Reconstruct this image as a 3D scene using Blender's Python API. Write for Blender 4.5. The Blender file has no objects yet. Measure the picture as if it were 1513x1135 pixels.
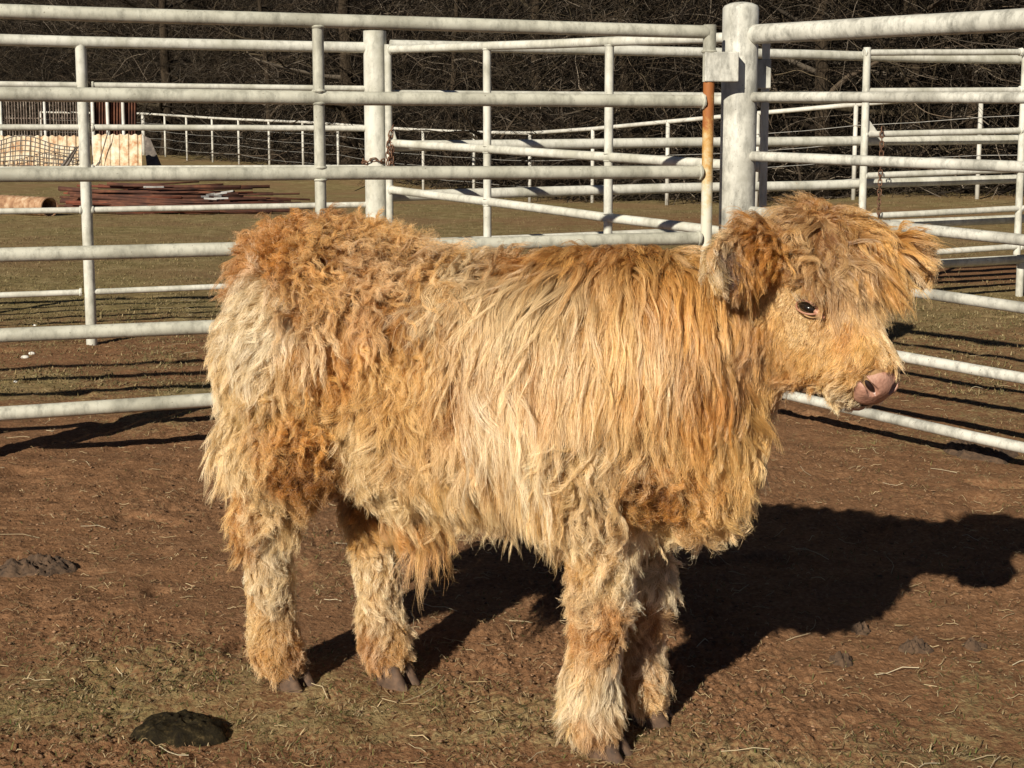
import bpy, math, random
import numpy as np
from mathutils import Vector, kdtree

S = bpy.context.scene
COL = S.collection
RNG = np.random.default_rng(7)
random.seed(7)

# ------------------------------------------------------------------ camera
CAM_H, FPX, TILT, PRIN = 1.1, 2000.0, math.radians(6.9), 432.0
cam_d = bpy.data.cameras.new("camera")
cam_d.sensor_width = 36.0
cam_d.lens = 36.0 * FPX / 1513.0
cam_d.shift_y = (PRIN - 567.5) / 1513.0
cam_d.clip_start, cam_d.clip_end = 0.05, 400.0
cam = bpy.data.objects.new("camera", cam_d)
cam.location = (0, 0, CAM_H)
cam.rotation_euler = (math.pi / 2 - TILT, 0, 0)
COL.objects.link(cam)
S.camera = cam

# ------------------------------------------------------------------ light
SUN_AZ, SUN_EL = math.radians(29.3), math.radians(29.2)   # the light travels to the right and away from the camera
travel = Vector((math.sin(SUN_AZ) * math.cos(SUN_EL), math.cos(SUN_AZ) * math.cos(SUN_EL), -math.sin(SUN_EL)))
sun_d = bpy.data.lights.new("sun", 'SUN')
sun_d.energy, sun_d.angle, sun_d.color = 5.0, math.radians(0.5), (1.0, 0.92, 0.78)
sun = bpy.data.objects.new("sun", sun_d)
sun.rotation_euler = travel.to_track_quat('-Z', 'Y').to_euler()
COL.objects.link(sun)

world = bpy.data.worlds.new("World")
S.world = world
world.use_nodes = True
wn = world.node_tree
wn.nodes.clear()
sky = wn.nodes.new("ShaderNodeTexSky")
sky.sky_type = 'NISHITA'
sky.sun_disc = False
sky.air_density, sky.dust_density, sky.altitude = 0.30, 0.1, 1500
sky.sun_elevation = SUN_EL
sky.sun_rotation = math.atan2(-travel.x, -travel.y)
bg = wn.nodes.new("ShaderNodeBackground")
bg.inputs["Strength"].default_value = 0.05
wo = wn.nodes.new("ShaderNodeOutputWorld")
wn.links.new(sky.outputs[0], bg.inputs[0])
wn.links.new(bg.outputs[0], wo.inputs[0])

S.view_settings.view_transform = 'Standard'
S.view_settings.look = 'None'
S.view_settings.exposure = 0.28
S.view_settings.gamma = 1.0
S.view_settings.use_curve_mapping = False
S.render.engine = 'CYCLES'
S.cycles.max_bounces = 8
S.cycles.diffuse_bounces = 3
S.cycles.glossy_bounces = 4
S.cycles.transmission_bounces = 8
S.cycles.transparent_max_bounces = 8
S.cycles.use_denoising = True


def ray(px, py):
    F = np.array([0, math.cos(TILT), -math.sin(TILT)])
    U = np.array([0, math.sin(TILT), math.cos(TILT)])
    return F + np.array([1., 0, 0]) * (px - 756.5) / FPX + U * (PRIN - py) / FPX


def at(px, py, Y):
    """the point that the photograph shows at (px, py), Y metres in front of the camera"""
    d = ray(px, py)
    return np.array([0, 0, CAM_H]) + d * Y / d[1]


def on_ground(px, py, z=0.0):
    d = ray(px, py)
    return np.array([0, 0, CAM_H]) + d * (z - CAM_H) / d[2]


# ------------------------------------------------------------------ noise
_perm = np.random.default_rng(3).permutation(256)
_perm = np.concatenate([_perm, _perm, _perm])
_g3 = np.random.default_rng(5).normal(size=(256, 3))
_g3 /= np.linalg.norm(_g3, axis=1)[:, None]


def noise3(p, scale=1.0, seed=0):
    q = np.asarray(p, dtype=np.float64) * scale + seed * 17.31
    i = np.floor(q).astype(int)
    f = q - i
    i &= 255
    u = f * f * f * (f * (f * 6 - 15) + 10)
    out = 0
    for dx in (0, 1):
        for dy in (0, 1):
            for dz in (0, 1):
                h = _perm[_perm[_perm[(i[..., 0] + dx) & 255] + ((i[..., 1] + dy) & 255)] + ((i[..., 2] + dz) & 255)]
                g = _g3[h]
                d = f - np.array([dx, dy, dz])
                w = ((u[..., 0] if dx else 1 - u[..., 0]) * (u[..., 1] if dy else 1 - u[..., 1]) * (u[..., 2] if dz else 1 - u[..., 2]))
                out = out + w * (g * d).sum(-1)
    return out * 1.6


def noise2(x, y, scale=1.0, seed=0):
    return noise3(np.stack([x, y, np.full_like(x, 0.37)], -1), scale, seed)


def sstep(a, b, x):
    t = np.clip((x - a) / (b - a), 0, 1)
    return t * t * (3 - 2 * t)


# ------------------------------------------------------------------ materials
def mat(name):
    m = bpy.data.materials.new(name)
    m.use_nodes = True
    nt = m.node_tree
    b = nt.nodes["Principled BSDF"]
    return m, nt, b


def node(nt, kind, **kw):
    n = nt.nodes.new(kind)
    for k, v in kw.items():
        if k in n.inputs:
            n.inputs[k].default_value = v
        else:
            setattr(n, k, v)
    return n


def noise_node(nt, scale, detail=4, rough=0.55, vec=None):
    n = node(nt, "ShaderNodeTexNoise")
    n.inputs["Scale"].default_value = scale
    n.inputs["Detail"].default_value = detail
    n.inputs["Roughness"].default_value = rough
    if vec is not None:
        nt.links.new(vec, n.inputs["Vector"])
    return n


def ramp(nt, fac, stops):
    r = node(nt, "ShaderNodeValToRGB")
    e = r.color_ramp.elements
    while len(e) < len(stops):
        e.new(0.5)
    for k, (p, c) in enumerate(stops):
        e[k].position = p
        e[k].color = c if len(c) == 4 else (*c, 1)
    nt.links.new(fac, r.inputs[0])
    return r


def mixc(nt, fac, a, b, mode='MIX'):
    m = node(nt, "ShaderNodeMix", data_type='RGBA', blend_type=mode)
    for sock, v in ((m.inputs[0], fac), (m.inputs[6], a), (m.inputs[7], b)):
        if hasattr(v, "links"):
            nt.links.new(v, sock)
        elif isinstance(v, (int, float)):
            sock.default_value = v
        else:
            sock.default_value = (*v, 1)
    return m.outputs[2]


def mathn(nt, op, a, b=None, clamp=False):
    m = node(nt, "ShaderNodeMath", operation=op, use_clamp=clamp)
    for k, v in enumerate((a, b)):
        if v is None:
            continue
        if hasattr(v, "links"):
            nt.links.new(v, m.inputs[k])
        else:
            m.inputs[k].default_value = v
    return m.outputs[0]


def bump(nt, b, h, strength, dist):
    bp = node(nt, "ShaderNodeBump")
    bp.inputs["Strength"].default_value = strength
    bp.inputs["Distance"].default_value = dist
    nt.links.new(h, bp.inputs["Height"])
    nt.links.new(bp.outputs[0], b.inputs["Normal"])


def geo_pos(nt):
    return node(nt, "ShaderNodeNewGeometry").outputs["Position"]


def paint_material(name, base, grime, rust=0.0, rough=0.5, specks=0.5):
    """old white paint on steel pipe: chalky tone changes, dirt specks, chips and rust bleeding through"""
    m, nt, b = mat(name)
    p = geo_pos(nt)
    big = noise_node(nt, 5.0, 5, 0.6, p)
    c = ramp(nt, big.outputs[0], [(0.36, grime), (0.56, base)]).outputs[0]
    mp = node(nt, "ShaderNodeMapping")
    mp.inputs["Scale"].default_value = (1, 1, 0.4)
    nt.links.new(p, mp.inputs[0])
    fine = noise_node(nt, 30.0, 7, 0.72, mp.outputs[0])
    dirt = ramp(nt, fine.outputs[0], [(0.46, (0, 0, 0)), (0.72, (1, 1, 1))]).outputs[0]
    d2 = mathn(nt, 'MULTIPLY', dirt, 0.75 * specks)
    c = mixc(nt, d2, c, tuple(v * 0.42 for v in grime))
    vor = noise_node(nt, 120.0, 2, 0.5, p)
    sp = ramp(nt, vor.outputs[0], [(0.70, (0, 0, 0)), (0.76, (1, 1, 1))]).outputs[0]
    c = mixc(nt, mathn(nt, 'MULTIPLY', sp, 0.7 * specks), c, (0.10, 0.075, 0.05))
    if rust > 0:
        rn = noise_node(nt, 9.0, 6, 0.7, p)
        lo = 0.70 - 0.22 * rust
        rm = ramp(nt, rn.outputs[0], [(lo, (0, 0, 0)), (lo + 0.07, (1, 1, 1))]).outputs[0]
        rc = ramp(nt, fine.outputs[0], [(0.3, (0.17, 0.06, 0.02)), (0.7, (0.46, 0.20, 0.06))]).outputs[0]
        c = mixc(nt, rm, c, rc)
    nt.links.new(c, b.inputs["Base Color"])
    b.inputs["Roughness"].default_value = rough
    b.inputs["Specular IOR Level"].default_value = 0.35
    bump(nt, b, fine.outputs[0], 0.25, 0.002)
    return m


M = {}
M['gate'] = paint_material("gate paint", (0.54, 0.53, 0.44), (0.37, 0.36, 0.29), 0.0, 0.5, 1.0)
M['post'] = paint_material("post paint", (0.60, 0.59, 0.52), (0.36, 0.35, 0.30), 0.05, 0.5, 1.2)
M['pipe'] = paint_material("fence paint", (0.66, 0.65, 0.57), (0.47, 0.46, 0.38), 0.06, 0.45, 0.8)
M['far'] = paint_material("far fence paint", (0.66, 0.64, 0.57), (0.48, 0.46, 0.40), 0.1, 0.6, 0.4)
M['weld'] = paint_material("weld bead", (0.50, 0.48, 0.41), (0.28, 0.26, 0.22), 0.12, 0.6, 1.2)


def rust_material(name, c0, c1, c2, scale=12.0, rough=0.85):
    m, nt, b = mat(name)
    p = geo_pos(nt)
    n = noise_node(nt, scale, 6, 0.68, p)
    c = ramp(nt, n.outputs[0], [(0.28, c0), (0.5, c1), (0.72, c2)]).outputs[0]
    nt.links.new(c, b.inputs["Base Color"])
    b.inputs["Roughness"].default_value = rough
    bump(nt, b, n.outputs[0], 0.4, 0.004)
    return m


M['rust'] = rust_material("dark rust", (0.022, 0.011, 0.008), (0.075, 0.026, 0.014), (0.20, 0.075, 0.035), 3.0)
M['oldbars'] = rust_material("weathered grey bars", (0.05, 0.035, 0.026), (0.15, 0.11, 0.085), (0.42, 0.36, 0.29), 7.0)
M['rust_red'] = rust_material("red rust", (0.05, 0.014, 0.009), (0.16, 0.042, 0.020), (0.28, 0.085, 0.042), 3.0)
M['rust_pipe'] = rust_material("orange rust", (0.15, 0.065, 0.03), (0.38, 0.22, 0.12), (0.60, 0.46, 0.31), 9.0)
M['chain'] = rust_material("chain rust", (0.05, 0.028, 0.018), (0.13, 0.06, 0.03), (0.26, 0.14, 0.08), 60.0, 0.7)
M['sheet'] = rust_material("rust stained white sheet", (0.36, 0.13, 0.035), (0.60, 0.48, 0.32), (0.72, 0.69, 0.60), 5.5)
M['steel'] = rust_material("dark steel wire", (0.06, 0.055, 0.05), (0.12, 0.10, 0.085), (0.22, 0.19, 0.16), 8.0, 0.6)
M['galv'] = rust_material("galvanised wire", (0.22, 0.21, 0.19), (0.36, 0.35, 0.32), (0.50, 0.48, 0.44), 8.0, 0.45)

# rusty hinge pole: bare rust at the top bleeding down into the paint
m, nt, b = mat("rust streaked hinge pole")
p = geo_pos(nt)
sep = node(nt, "ShaderNodeSeparateXYZ")
nt.links.new(p, sep.inputs[0])
n1 = noise_node(nt, 22.0, 6, 0.7, p)
t = mathn(nt, 'SUBTRACT', sep.outputs[2], 0.78)
t = mathn(nt, 'MULTIPLY', t, 2.6)
t = mathn(nt, 'ADD', t, mathn(nt, 'MULTIPLY', mathn(nt, 'SUBTRACT', n1.outputs[0], 0.5), 2.2))
cc = ramp(nt, t, [(0.0, (0.62, 0.59, 0.48)), (0.30, (0.58, 0.47, 0.27)), (0.62, (0.52, 0.30, 0.09)), (1.0, (0.32, 0.11, 0.025))]).outputs[0]
nt.links.new(cc, b.inputs["Base Color"])
b.inputs["Roughness"].default_value = 0.7
bump(nt, b, n1.outputs[0], 0.3, 0.002)
M['rustpole'] = m

# soil, dry grass and field
m, nt, b = mat("pen soil and field")
p = geo_pos(nt)
sep = node(nt, "ShaderNodeSeparateXYZ")
nt.links.new(p, sep.inputs[0])
nA = noise_node(nt, 1.3, 5, 0.6, p)
nB = noise_node(nt, 14.0, 6, 0.7, p)
nC = noise_node(nt, 90.0, 4, 0.7, p)
soil = ramp(nt, nB.outputs[0], [(0.25, (0.115, 0.055, 0.026)), (0.5, (0.232, 0.116, 0.055)), (0.78, (0.32, 0.185, 0.102))]).outputs[0]
soil = mixc(nt, 0.55, soil, ramp(nt, nC.outputs[0], [(0.3, (0.055, 0.029, 0.015)), (0.55, (0.215, 0.116, 0.060)), (0.8, (0.45, 0.29, 0.17))]).outputs[0])
turf = ramp(nt, nC.outputs[0], [(0.25, (0.11, 0.085, 0.033)), (0.5, (0.25, 0.19, 0.088)), (0.8, (0.46, 0.365, 0.20))]).outputs[0]
nD = noise_node(nt, 4.0, 6, 0.75, p)
turf = mixc(nt, 0.5, turf, ramp(nt, nD.outputs[0], [(0.34, (0.045, 0.034, 0.013)), (0.5, (0.20, 0.155, 0.066)), (0.64, (0.46, 0.37, 0.20))]).outputs[0])
turf = mixc(nt, mathn(nt, 'MULTIPLY', nB.outputs[0], 0.35), turf, (0.165, 0.142, 0.048))
cover = node(nt, "ShaderNodeAttribute", attribute_name="cover")
cv = mathn(nt, 'ADD', cover.outputs["Fac"], mathn(nt, 'MULTIPLY', mathn(nt, 'SUBTRACT', nB.outputs[0], 0.5), 1.6))
cv = mathn(nt, 'ADD', cv, mathn(nt, 'MULTIPLY', mathn(nt, 'SUBTRACT', nC.outputs[0], 0.5), 1.5))
cv = ramp(nt, cv, [(0.34, (0, 0, 0)), (0.72, (1, 1, 1))]).outputs[0]
pat = noise_node(nt, 0.55, 5, 0.62, p)
turf = mixc(nt, ramp(nt, pat.outputs[0], [(0.42, (0, 0, 0)), (0.62, (0.75, 0.75, 0.75))]).outputs[0], turf, mixc(nt, 0.5, soil, (0.27, 0.19, 0.10)))
c = mixc(nt, cv, soil, turf)
nt.links.new(c, b.inputs["Base Color"])
b.inputs["Roughness"].default_value = 0.95
b.inputs["Specular IOR Level"].default_value = 0.1
hh = mathn(nt, 'ADD', mathn(nt, 'MULTIPLY', nB.outputs[0], 1.0), mathn(nt, 'MULTIPLY', nC.outputs[0], 0.5))
bump(nt, b, hh, 0.8, 0.014)
M['soil'] = m


def attr_material(name, rough=0.9, trans=0.0, spec=0.1):
    m, nt, b = mat(name)
    a = node(nt, "ShaderNodeAttribute", attribute_name="tint")
    nt.links.new(a.outputs["Color"], b.inputs["Base Color"])
    b.inputs["Roughness"].default_value = rough
    b.inputs["Specular IOR Level"].default_value = spec
    return m


M['blade'] = attr_material("dry grass blades", 0.75, 0.0, 0.2)
M['twig'] = attr_material("bare twigs", 0.95)


def bark_material(name, c0, c1):
    m, nt, b = mat(name)
    p = geo_pos(nt)
    mp = node(nt, "ShaderNodeMapping")
    mp.inputs["Scale"].default_value = (9, 9, 1.6)
    nt.links.new(p, mp.inputs[0])
    n = noise_node(nt, 1.6, 6, 0.7, mp.outputs[0])
    c = ramp(nt, n.outputs[0], [(0.3, c0), (0.7, c1)]).outputs[0]
    nt.links.new(c, b.inputs["Base Color"])
    b.inputs["Roughness"].default_value = 0.95
    b.inputs["Specular IOR Level"].default_value = 0.1
    bump(nt, b, n.outputs[0], 0.9, 0.05)
    return m


M['bark'] = bark_material("grey brown bark", (0.016, 0.012, 0.008), (0.075, 0.055, 0.036))
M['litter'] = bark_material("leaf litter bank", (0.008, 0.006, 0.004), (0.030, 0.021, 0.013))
m, nt, b = mat("fresh dung")
p = geo_pos(nt)
n = noise_node(nt, 70.0, 7, 0.75, p)
b.inputs["Specular IOR Level"].default_value = 0.12
nt.links.new(ramp(nt, n.outputs[0], [(0.35, (0.007, 0.005, 0.003)), (0.55, (0.024, 0.018, 0.008)), (0.72, (0.12, 0.085, 0.038))]).outputs[0], b.inputs["Base Color"])
b.inputs["Roughness"].default_value = 0.8
bump(nt, b, n.outputs[0], 0.7, 0.006)
M['dung'] = m
m, nt, b = mat("dry dung")
p = geo_pos(nt)
n = noise_node(nt, 60.0, 5, 0.65, p)
nt.links.new(ramp(nt, n.outputs[0], [(0.3, (0.035, 0.021, 0.012)), (0.7, (0.135, 0.080, 0.045))]).outputs[0], b.inputs["Base Color"])
b.inputs["Roughness"].default_value = 0.95
bump(nt, b, n.outputs[0], 0.8, 0.008)
M['dry_dung'] = m
M['stone'] = paint_material("white stone", (0.72, 0.70, 0.64), (0.6, 0.57, 0.5), 0, 0.8, 0.2)
M['white'] = paint_material("white painted scrap", (0.78, 0.77, 0.72), (0.6, 0.58, 0.52), 0.0, 0.6, 0.3)


# ------------------------------------------------------------------ mesh helpers
def frame_of(d):
    d = np.asarray(d, float)
    d = d / (np.linalg.norm(d) + 1e-12)
    h = np.array([0, 0, 1.]) if abs(d[2]) < 0.9 else np.array([0, 1., 0])
    u = np.cross(h, d)
    u /= np.linalg.norm(u)
    return u, np.cross(d, u)


class MB:
    """collects vertices and faces; build() links them as ONE mesh object"""

    def __init__(self):
        self.v, self.f, self.c, self.mi = [], [], [], []

    def n(self):
        return len(self.v)

    def tube(self, pts, rad, seg=14, caps=True, tint=None, closed=False):
        pts = [np.asarray(q, float) for q in pts]
        if not hasattr(rad, "__len__"):
            rad = [rad] * len(pts)
        base = len(self.v)
        N = len(pts)
        u = None
        for k in range(N):
            if closed:
                d = pts[(k + 1) % N] - pts[k - 1]
            else:
                d = pts[min(k + 1, N - 1)] - pts[max(k - 1, 0)]
            d = d / (np.linalg.norm(d) + 1e-12)
            if u is None:
                u, w = frame_of(d)
            else:
                u = u - d * (u @ d)
                u /= np.linalg.norm(u) + 1e-12
                w = np.cross(d, u)
            for s in range(seg):
                a = 2 * math.pi * s / seg
                self.v.append(tuple(pts[k] + rad[k] * (math.cos(a) * u + math.sin(a) * w)))
        for k in range(N if closed else N - 1):
            k2 = (k + 1) % N
            for s in range(seg):
                s2 = (s + 1) % seg
                self.f.append((base + k * seg + s, base + k * seg + s2, base + k2 * seg + s2, base + k2 * seg + s))
        if caps and not closed:
            self.f.append(tuple(base + s for s in range(seg))[::-1])
            self.f.append(tuple(base + (N - 1) * seg + s for s in range(seg)))
        if tint is not None:
            self.c += [tint] * (len(self.v) - base)
        return self

    def bead(self, p, d, r, w=0.006, seg=16):
        """a lumpy weld bead round a pipe of radius r at p, along d"""
        u, v = frame_of(d)
        pts = []
        for s in range(seg):
            a = 2 * math.pi * s / seg
            rr = r + w * 0.25 * random.uniform(-0.3, 1)
            pts.append(np.asarray(p) + rr * (math.cos(a) * u + math.sin(a) * v))
        return self.tube(pts, [w * random.uniform(0.7, 1.15) for _ in pts], 6, closed=True)

    def box(self, c, ax, ay, az):
        c, ax, ay, az = (np.asarray(q, float) for q in (c, ax, ay, az))
        b = len(self.v)
        for i in (-1, 1):
            for j in (-1, 1):
                for k in (-1, 1):
                    self.v.append(tuple(c + i * ax + j * ay + k * az))
        for q in ((0, 1, 3, 2), (4, 6, 7, 5), (0, 4, 5, 1), (2, 3, 7, 6), (0, 2, 6, 4), (1, 5, 7, 3)):
            self.f.append(tuple(b + i for i in q))
        return self

    def build(self, name, material, parent=None, smooth=True, origin=None, bevel=0.0):
        v = np.array(self.v, float)
        if origin is None:
            origin = np.array(parent.location) if parent is not None else np.array([v[:, 0].mean(), v[:, 1].mean(), v[:, 2].min()])
        origin = np.asarray(origin, float)
        me = bpy.data.meshes.new(name)
        me.from_pydata((v - origin).tolist(), [], self.f)
        if smooth:
            me.polygons.foreach_set("use_smooth", [True] * len(me.polygons))
        if self.c:
            at_ = me.attributes.new("tint", 'FLOAT_COLOR', 'POINT')
            at_.data.foreach_set("color", np.array([(*q, 1.0) for q in self.c], np.float32).ravel())
        me.materials.append(material)
        o = bpy.data.objects.new(name, me)
        COL.objects.link(o)
        if parent is not None:
            o.parent = parent
            o.location = (0, 0, 0)
        else:
            o.location = origin
        if bevel:
            bv = o.modifiers.new("bevel", 'BEVEL')
            bv.width, bv.segments = bevel, 2
        return o


def smooth_by_angle(o, deg=40):
    o.data.set_sharp_from_angle(angle=math.radians(deg))


def thing(name, label, cat, loc, group=None):
    o = bpy.data.objects.new(name, None)
    o.empty_display_size = 0.1
    o.location = tuple(float(q) for q in loc)
    o["label"], o["category"] = label, cat
    if group:
        o["group"] = group
    COL.objects.link(o)
    return o


def tag(o, label=None, cat=None, group=None, kind=None):
    for k, v in (("label", label), ("category", cat), ("group", group), ("kind", kind)):
        if v:
            o[k] = v
    return o


def mesh_from_arrays(name, V, F, material, tint=None, smooth=True, loops=4):
    me = bpy.data.meshes.new(name)
    V = np.asarray(V, np.float32)
    F = np.asarray(F, np.int32)
    me.vertices.add(len(V))
    me.vertices.foreach_set("co", V.ravel())
    me.loops.add(F.size)
    me.loops.foreach_set("vertex_index", F.ravel())
    me.polygons.add(len(F))
    me.polygons.foreach_set("loop_start", np.arange(0, F.size, F.shape[1], dtype=np.int32))
    me.polygons.foreach_set("loop_total", np.full(len(F), F.shape[1], np.int32))
    me.update(calc_edges=True)
    if smooth:
        me.polygons.foreach_set("use_smooth", np.ones(len(F), bool))
    if tint is not None:
        a = me.attributes.new("tint", 'FLOAT_COLOR', 'POINT')
        a.data.foreach_set("color", np.concatenate([tint, np.ones((len(tint), 1))], 1).astype(np.float32).ravel())
    me.materials.append(material)
    o = bpy.data.objects.new(name, me)
    COL.objects.link(o)
    return o


# ------------------------------------------------------------------ terrain
CTRL = [(0, 2, 0), (-2, 4, 0), (2, 4, 0), (0, 6, 0), (-3, 7, 0), (3, 7, 0), (0, 9, 0), (4, 9.2, 0.0), (-5, 9, 0), (6, 6, 0), (-6, 5, 0),
        (-7, 18, -0.02), (-4, 18, -0.02), (0, 15, -0.06), (4, 14, 0.0), (0.35, 25, -0.25), (2.5, 21.5, -0.10), (6.6, 19, 0.12),
        (-1.9, 29.5, -0.24), (-5, 34, -0.05), (-8.9, 40, 0.12), (-11.6, 43, 0.26), (-16, 48, 0.5), (14, 17, 0.4), (10, 26, 0.5), (2, 34, 0.1), (-6, 50, 0.6),
        (-20, 30, 0.2), (-14, 15, 0), (14, 8, 0.1)]


def height(x, y):
    x = np.asarray(x, float)
    y = np.asarray(y, float)
    num = 0
    den = 0
    for cx, cy, cz in CTRL:
        w = 1.0 / (((x - cx) ** 2 + (y - cy) ** 2) + 1.5) ** 2
        num = num + w * cz
        den = den + w
    return num / den


HOOVES = [(-0.445, 2.60), (-0.225, 2.565), (0.16, 2.29), (0.2425, 2.418)]


def relief(x, y):
    """clods, scuffs and hoof prints: real geometry close to the camera, fading with distance"""
    near = 1 - sstep(5.0, 14.0, y)
    a = noise2(x, y, 3.1, 1) * 0.010 + noise2(x, y, 9.0, 2) * 0.0075
    b1 = noise2(x, y, 24.0, 3)
    b2 = noise2(x, y, 60.0, 4)
    bil = (np.abs(b1) ** 0.8) * 0.007 + np.abs(b2) * 0.009 + noise2(x, y, 95.0, 12) * 0.0045
    patch = sstep(-0.25, 0.35, noise2(x, y, 2.3, 5))
    h = a + bil * (0.45 + 0.8 * patch)
    pr = noise2(x, y, 5.5, 8)
    h = h - 0.016 * sstep(0.42, 0.6, pr)
    # trodden flat, slightly hollow patches of bare soil
    h = h * (1 - 0.75 * sstep(0.25, 0.55, noise2(x, y, 2.0, 11)) * sstep(5, 3.5, y))
    for hx, hy in HOOVES:
        g = np.exp(-((x - hx) ** 2 + (y - hy) ** 2) / (2 * 0.055 ** 2))
        h = h * (1 - 0.9 * g) - 0.0 * g
    return h * near + (1 - near) * 0.02 * noise2(x, y, 1.2, 6)


def cover_of(x, y):
    """how much dry turf covers the soil (0 bare, 1 turf)"""
    base = sstep(5.2, 8.5, y + 0.9 * noise2(x, y, 0.8, 21)) * 0.80
    right = sstep(1.0, 2.1, x) * sstep(2.6, 3.6, y) * 0.50
    patches = sstep(0.0, 0.55, noise2(x, y, 1.6, 22)) * 0.42
    low = sstep(2.75, 2.3, y) * 0.20
    leftp = np.exp(-((x + 0.95) ** 2 / 0.12 + (y - 2.75) ** 2 / 0.06)) * 0.24
    bandl = np.exp(-((y - 5.6) ** 2) / 0.18) * sstep(-0.4, -0.9, x) * 0.5
    bare = np.exp(-(((x - 3.4) / 1.6) ** 2 + ((y - 10.5) / 0.9) ** 2)) * 0.9
    bare2 = np.exp(-(((x - 3.0) / 3.0) ** 2 + ((y - 16.5) / 1.4) ** 2)) * 0.45
    return np.clip(np.maximum(base, np.maximum(right, patches * sstep(1.8, 3.0, y + 0.5)) + low + leftp + bandl) - bare - bare2, 0, 1)


def build_ground():
    ny, nx = 620, 780
    t = np.linspace(0, 1, ny)
    ys = np.concatenate([np.linspace(-6, 1.85, 20)[:-1], 1.85 * (10.0 / 1.85) ** np.linspace(0, 1, 700), 10.0 * (110.0 / 10.0) ** np.linspace(0, 1, 90)[1:]])
    s = np.linspace(-1, 1, nx)
    xs = np.sign(s) * (1.9 * np.abs(s) + 70.0 * np.abs(s) ** 9)
    X, Y = np.meshgrid(xs, ys)
    Z = height(X, Y) + relief(X, Y)
    V = np.stack([X, Y, Z], -1).reshape(-1, 3)
    R, Cn = X.shape
    i = np.arange(R - 1)[:, None] * Cn + np.arange(Cn - 1)[None, :]
    F = np.stack([i, i + 1, i + 1 + Cn, i + Cn], -1).reshape(-1, 4)
    o = mesh_from_arrays("ground", V, F, M['soil'])
    a = o.data.attributes.new("cover", 'FLOAT', 'POINT')
    a.data.foreach_set("value", cover_of(X, Y).astype(np.float32).ravel())
    o["kind"] = "structure"
    return o


build_ground()


def ground_z(x, y):
    x, y = np.atleast_1d(np.asarray(x, float)), np.atleast_1d(np.asarray(y, float))
    return height(x, y) + relief(x, y)
# ------------------------------------------------------------------ pipe gates and fences
class Line:
    """one upright plane seen in the photograph: x pixel -> distance, straight in plan"""

    def __init__(self, x0, d0, x1, d1):
        self.p0 = at(x0, 300, d0)[:2]
        self.p1 = at(x1, 300, d1)[:2]

    def depth(self, px):
        # intersection of the vertical plane through p0, p1 with the viewing ray of column px
        k = (px - 756.5) / FPX
        c0 = math.cos(TILT) + 0.0
        # X = k * s, Y = s * (cos - v sin ...): use a mid-height ray, heights vary little
        d = ray(px, 300)
        a = self.p1 - self.p0
        n = np.array([-a[1], a[0]])
        s = (n @ self.p0) / (n @ d[:2])
        return d[1] * s

    def pt(self, px, py):
        d = ray(px, py)
        a = self.p1 - self.p0
        n = np.array([-a[1], a[0]])
        s = (n @ self.p0) / (n @ d[:2])
        return np.array([0, 0, CAM_H]) + d * s


def pipe_run(p0, p1, r, name, material, parent, beads=(True, True), seg=18, label=None):
    mb = MB()
    p0, p1 = np.asarray(p0, float), np.asarray(p1, float)
    n = 7
    L = np.linalg.norm(p1 - p0)
    u, w = frame_of(p1 - p0)
    pts = []
    for k in range(n):
        t = k / (n - 1)
        wob = 0.0016 * math.sin(math.pi * t) * L
        pts.append(p0 + (p1 - p0) * t + u * wob * random.uniform(-0.6, 0.6) + w * wob * random.uniform(-0.6, 0.6))
    mb.tube(pts, r, seg)
    d = (p1 - p0) / L
    if beads[0]:
        mb.bead(p0 + d * 0.005, d, r * 0.98, 0.007)
    if beads[1]:
        mb.bead(p1 - d * 0.005, d, r * 0.98, 0.007)
    o = mb.build(name, material, parent)
    smooth_by_angle(o, 50)
    if label:
        o["label"] = label
    return o


def upright(x, y, z0, z1, r, name, material, parent, seg=20, cap=0.0, label=None):
    mb = MB()
    pts = [(x, y, z0), (x, y, (z0 + z1) / 2), (x, y, z1 - cap * r)]
    rad = [r, r, r]
    if cap:
        for a in (25, 50, 70, 85):
            pts.append((x, y, z1 - cap * r + cap * r * math.sin(math.radians(a))))
            rad.append(r * math.cos(math.radians(a)))
    mb.tube(pts, rad, seg)
    o = mb.build(name, material, parent)
    smooth_by_angle(o, 50)
    if label:
        o["label"] = label
    return o


# ---- corner post --------------------------------------------------
CP_D = 5.08
cpx = at(1091, 200, CP_D)
corner = thing("corner_post", "thick round grey-white steel corner post with domed cap standing behind the calf's head", "post", (cpx[0], CP_D, 0))
CP_R = 0.0665
upright(cpx[0], CP_D, -0.2, at(1095, 3, CP_D)[2], CP_R, "pole", M['post'], corner, 40, 0.35)

# ---- near gate (left) ---------------------------------------------
GA = Line(0, 4.36, 1050, 4.98)
pA = GA.pt(1045, 300)
gateA = thing("pipe_gate", "nearest white pipe gate spanning the left half of the view, with a rusty hinge pole", "gate", (pA[0], pA[1], 0))
railsA = [((0, 16.5), (1045, 47.5)), ((0, 139), (1040, 150)), ((0, 258.5), (1036, 254.5)), ((0, 377), (1034, 352)), ((0, 496), (1034, 452)), ((0, 612), (1034, 545))]
RA = 0.0238
stA = 472
GAL = -0.98  # left end of the gate, out of the picture
a_dir = np.append((GA.p1 - GA.p0) / np.linalg.norm(GA.p1 - GA.p0), 0)
for k, ((x0, y0), (x1, y1)) in enumerate(railsA):
    q0, q1 = GA.pt(x0, y0), GA.pt(x1, y1)
    q0 = q0 - a_dir * 0.07
    if k == 0:
        q1 = q1 - a_dir * 0.0
    pipe_run(q0, q1, RA, "rail", M['gate'], gateA, (False, k > 0))
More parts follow.
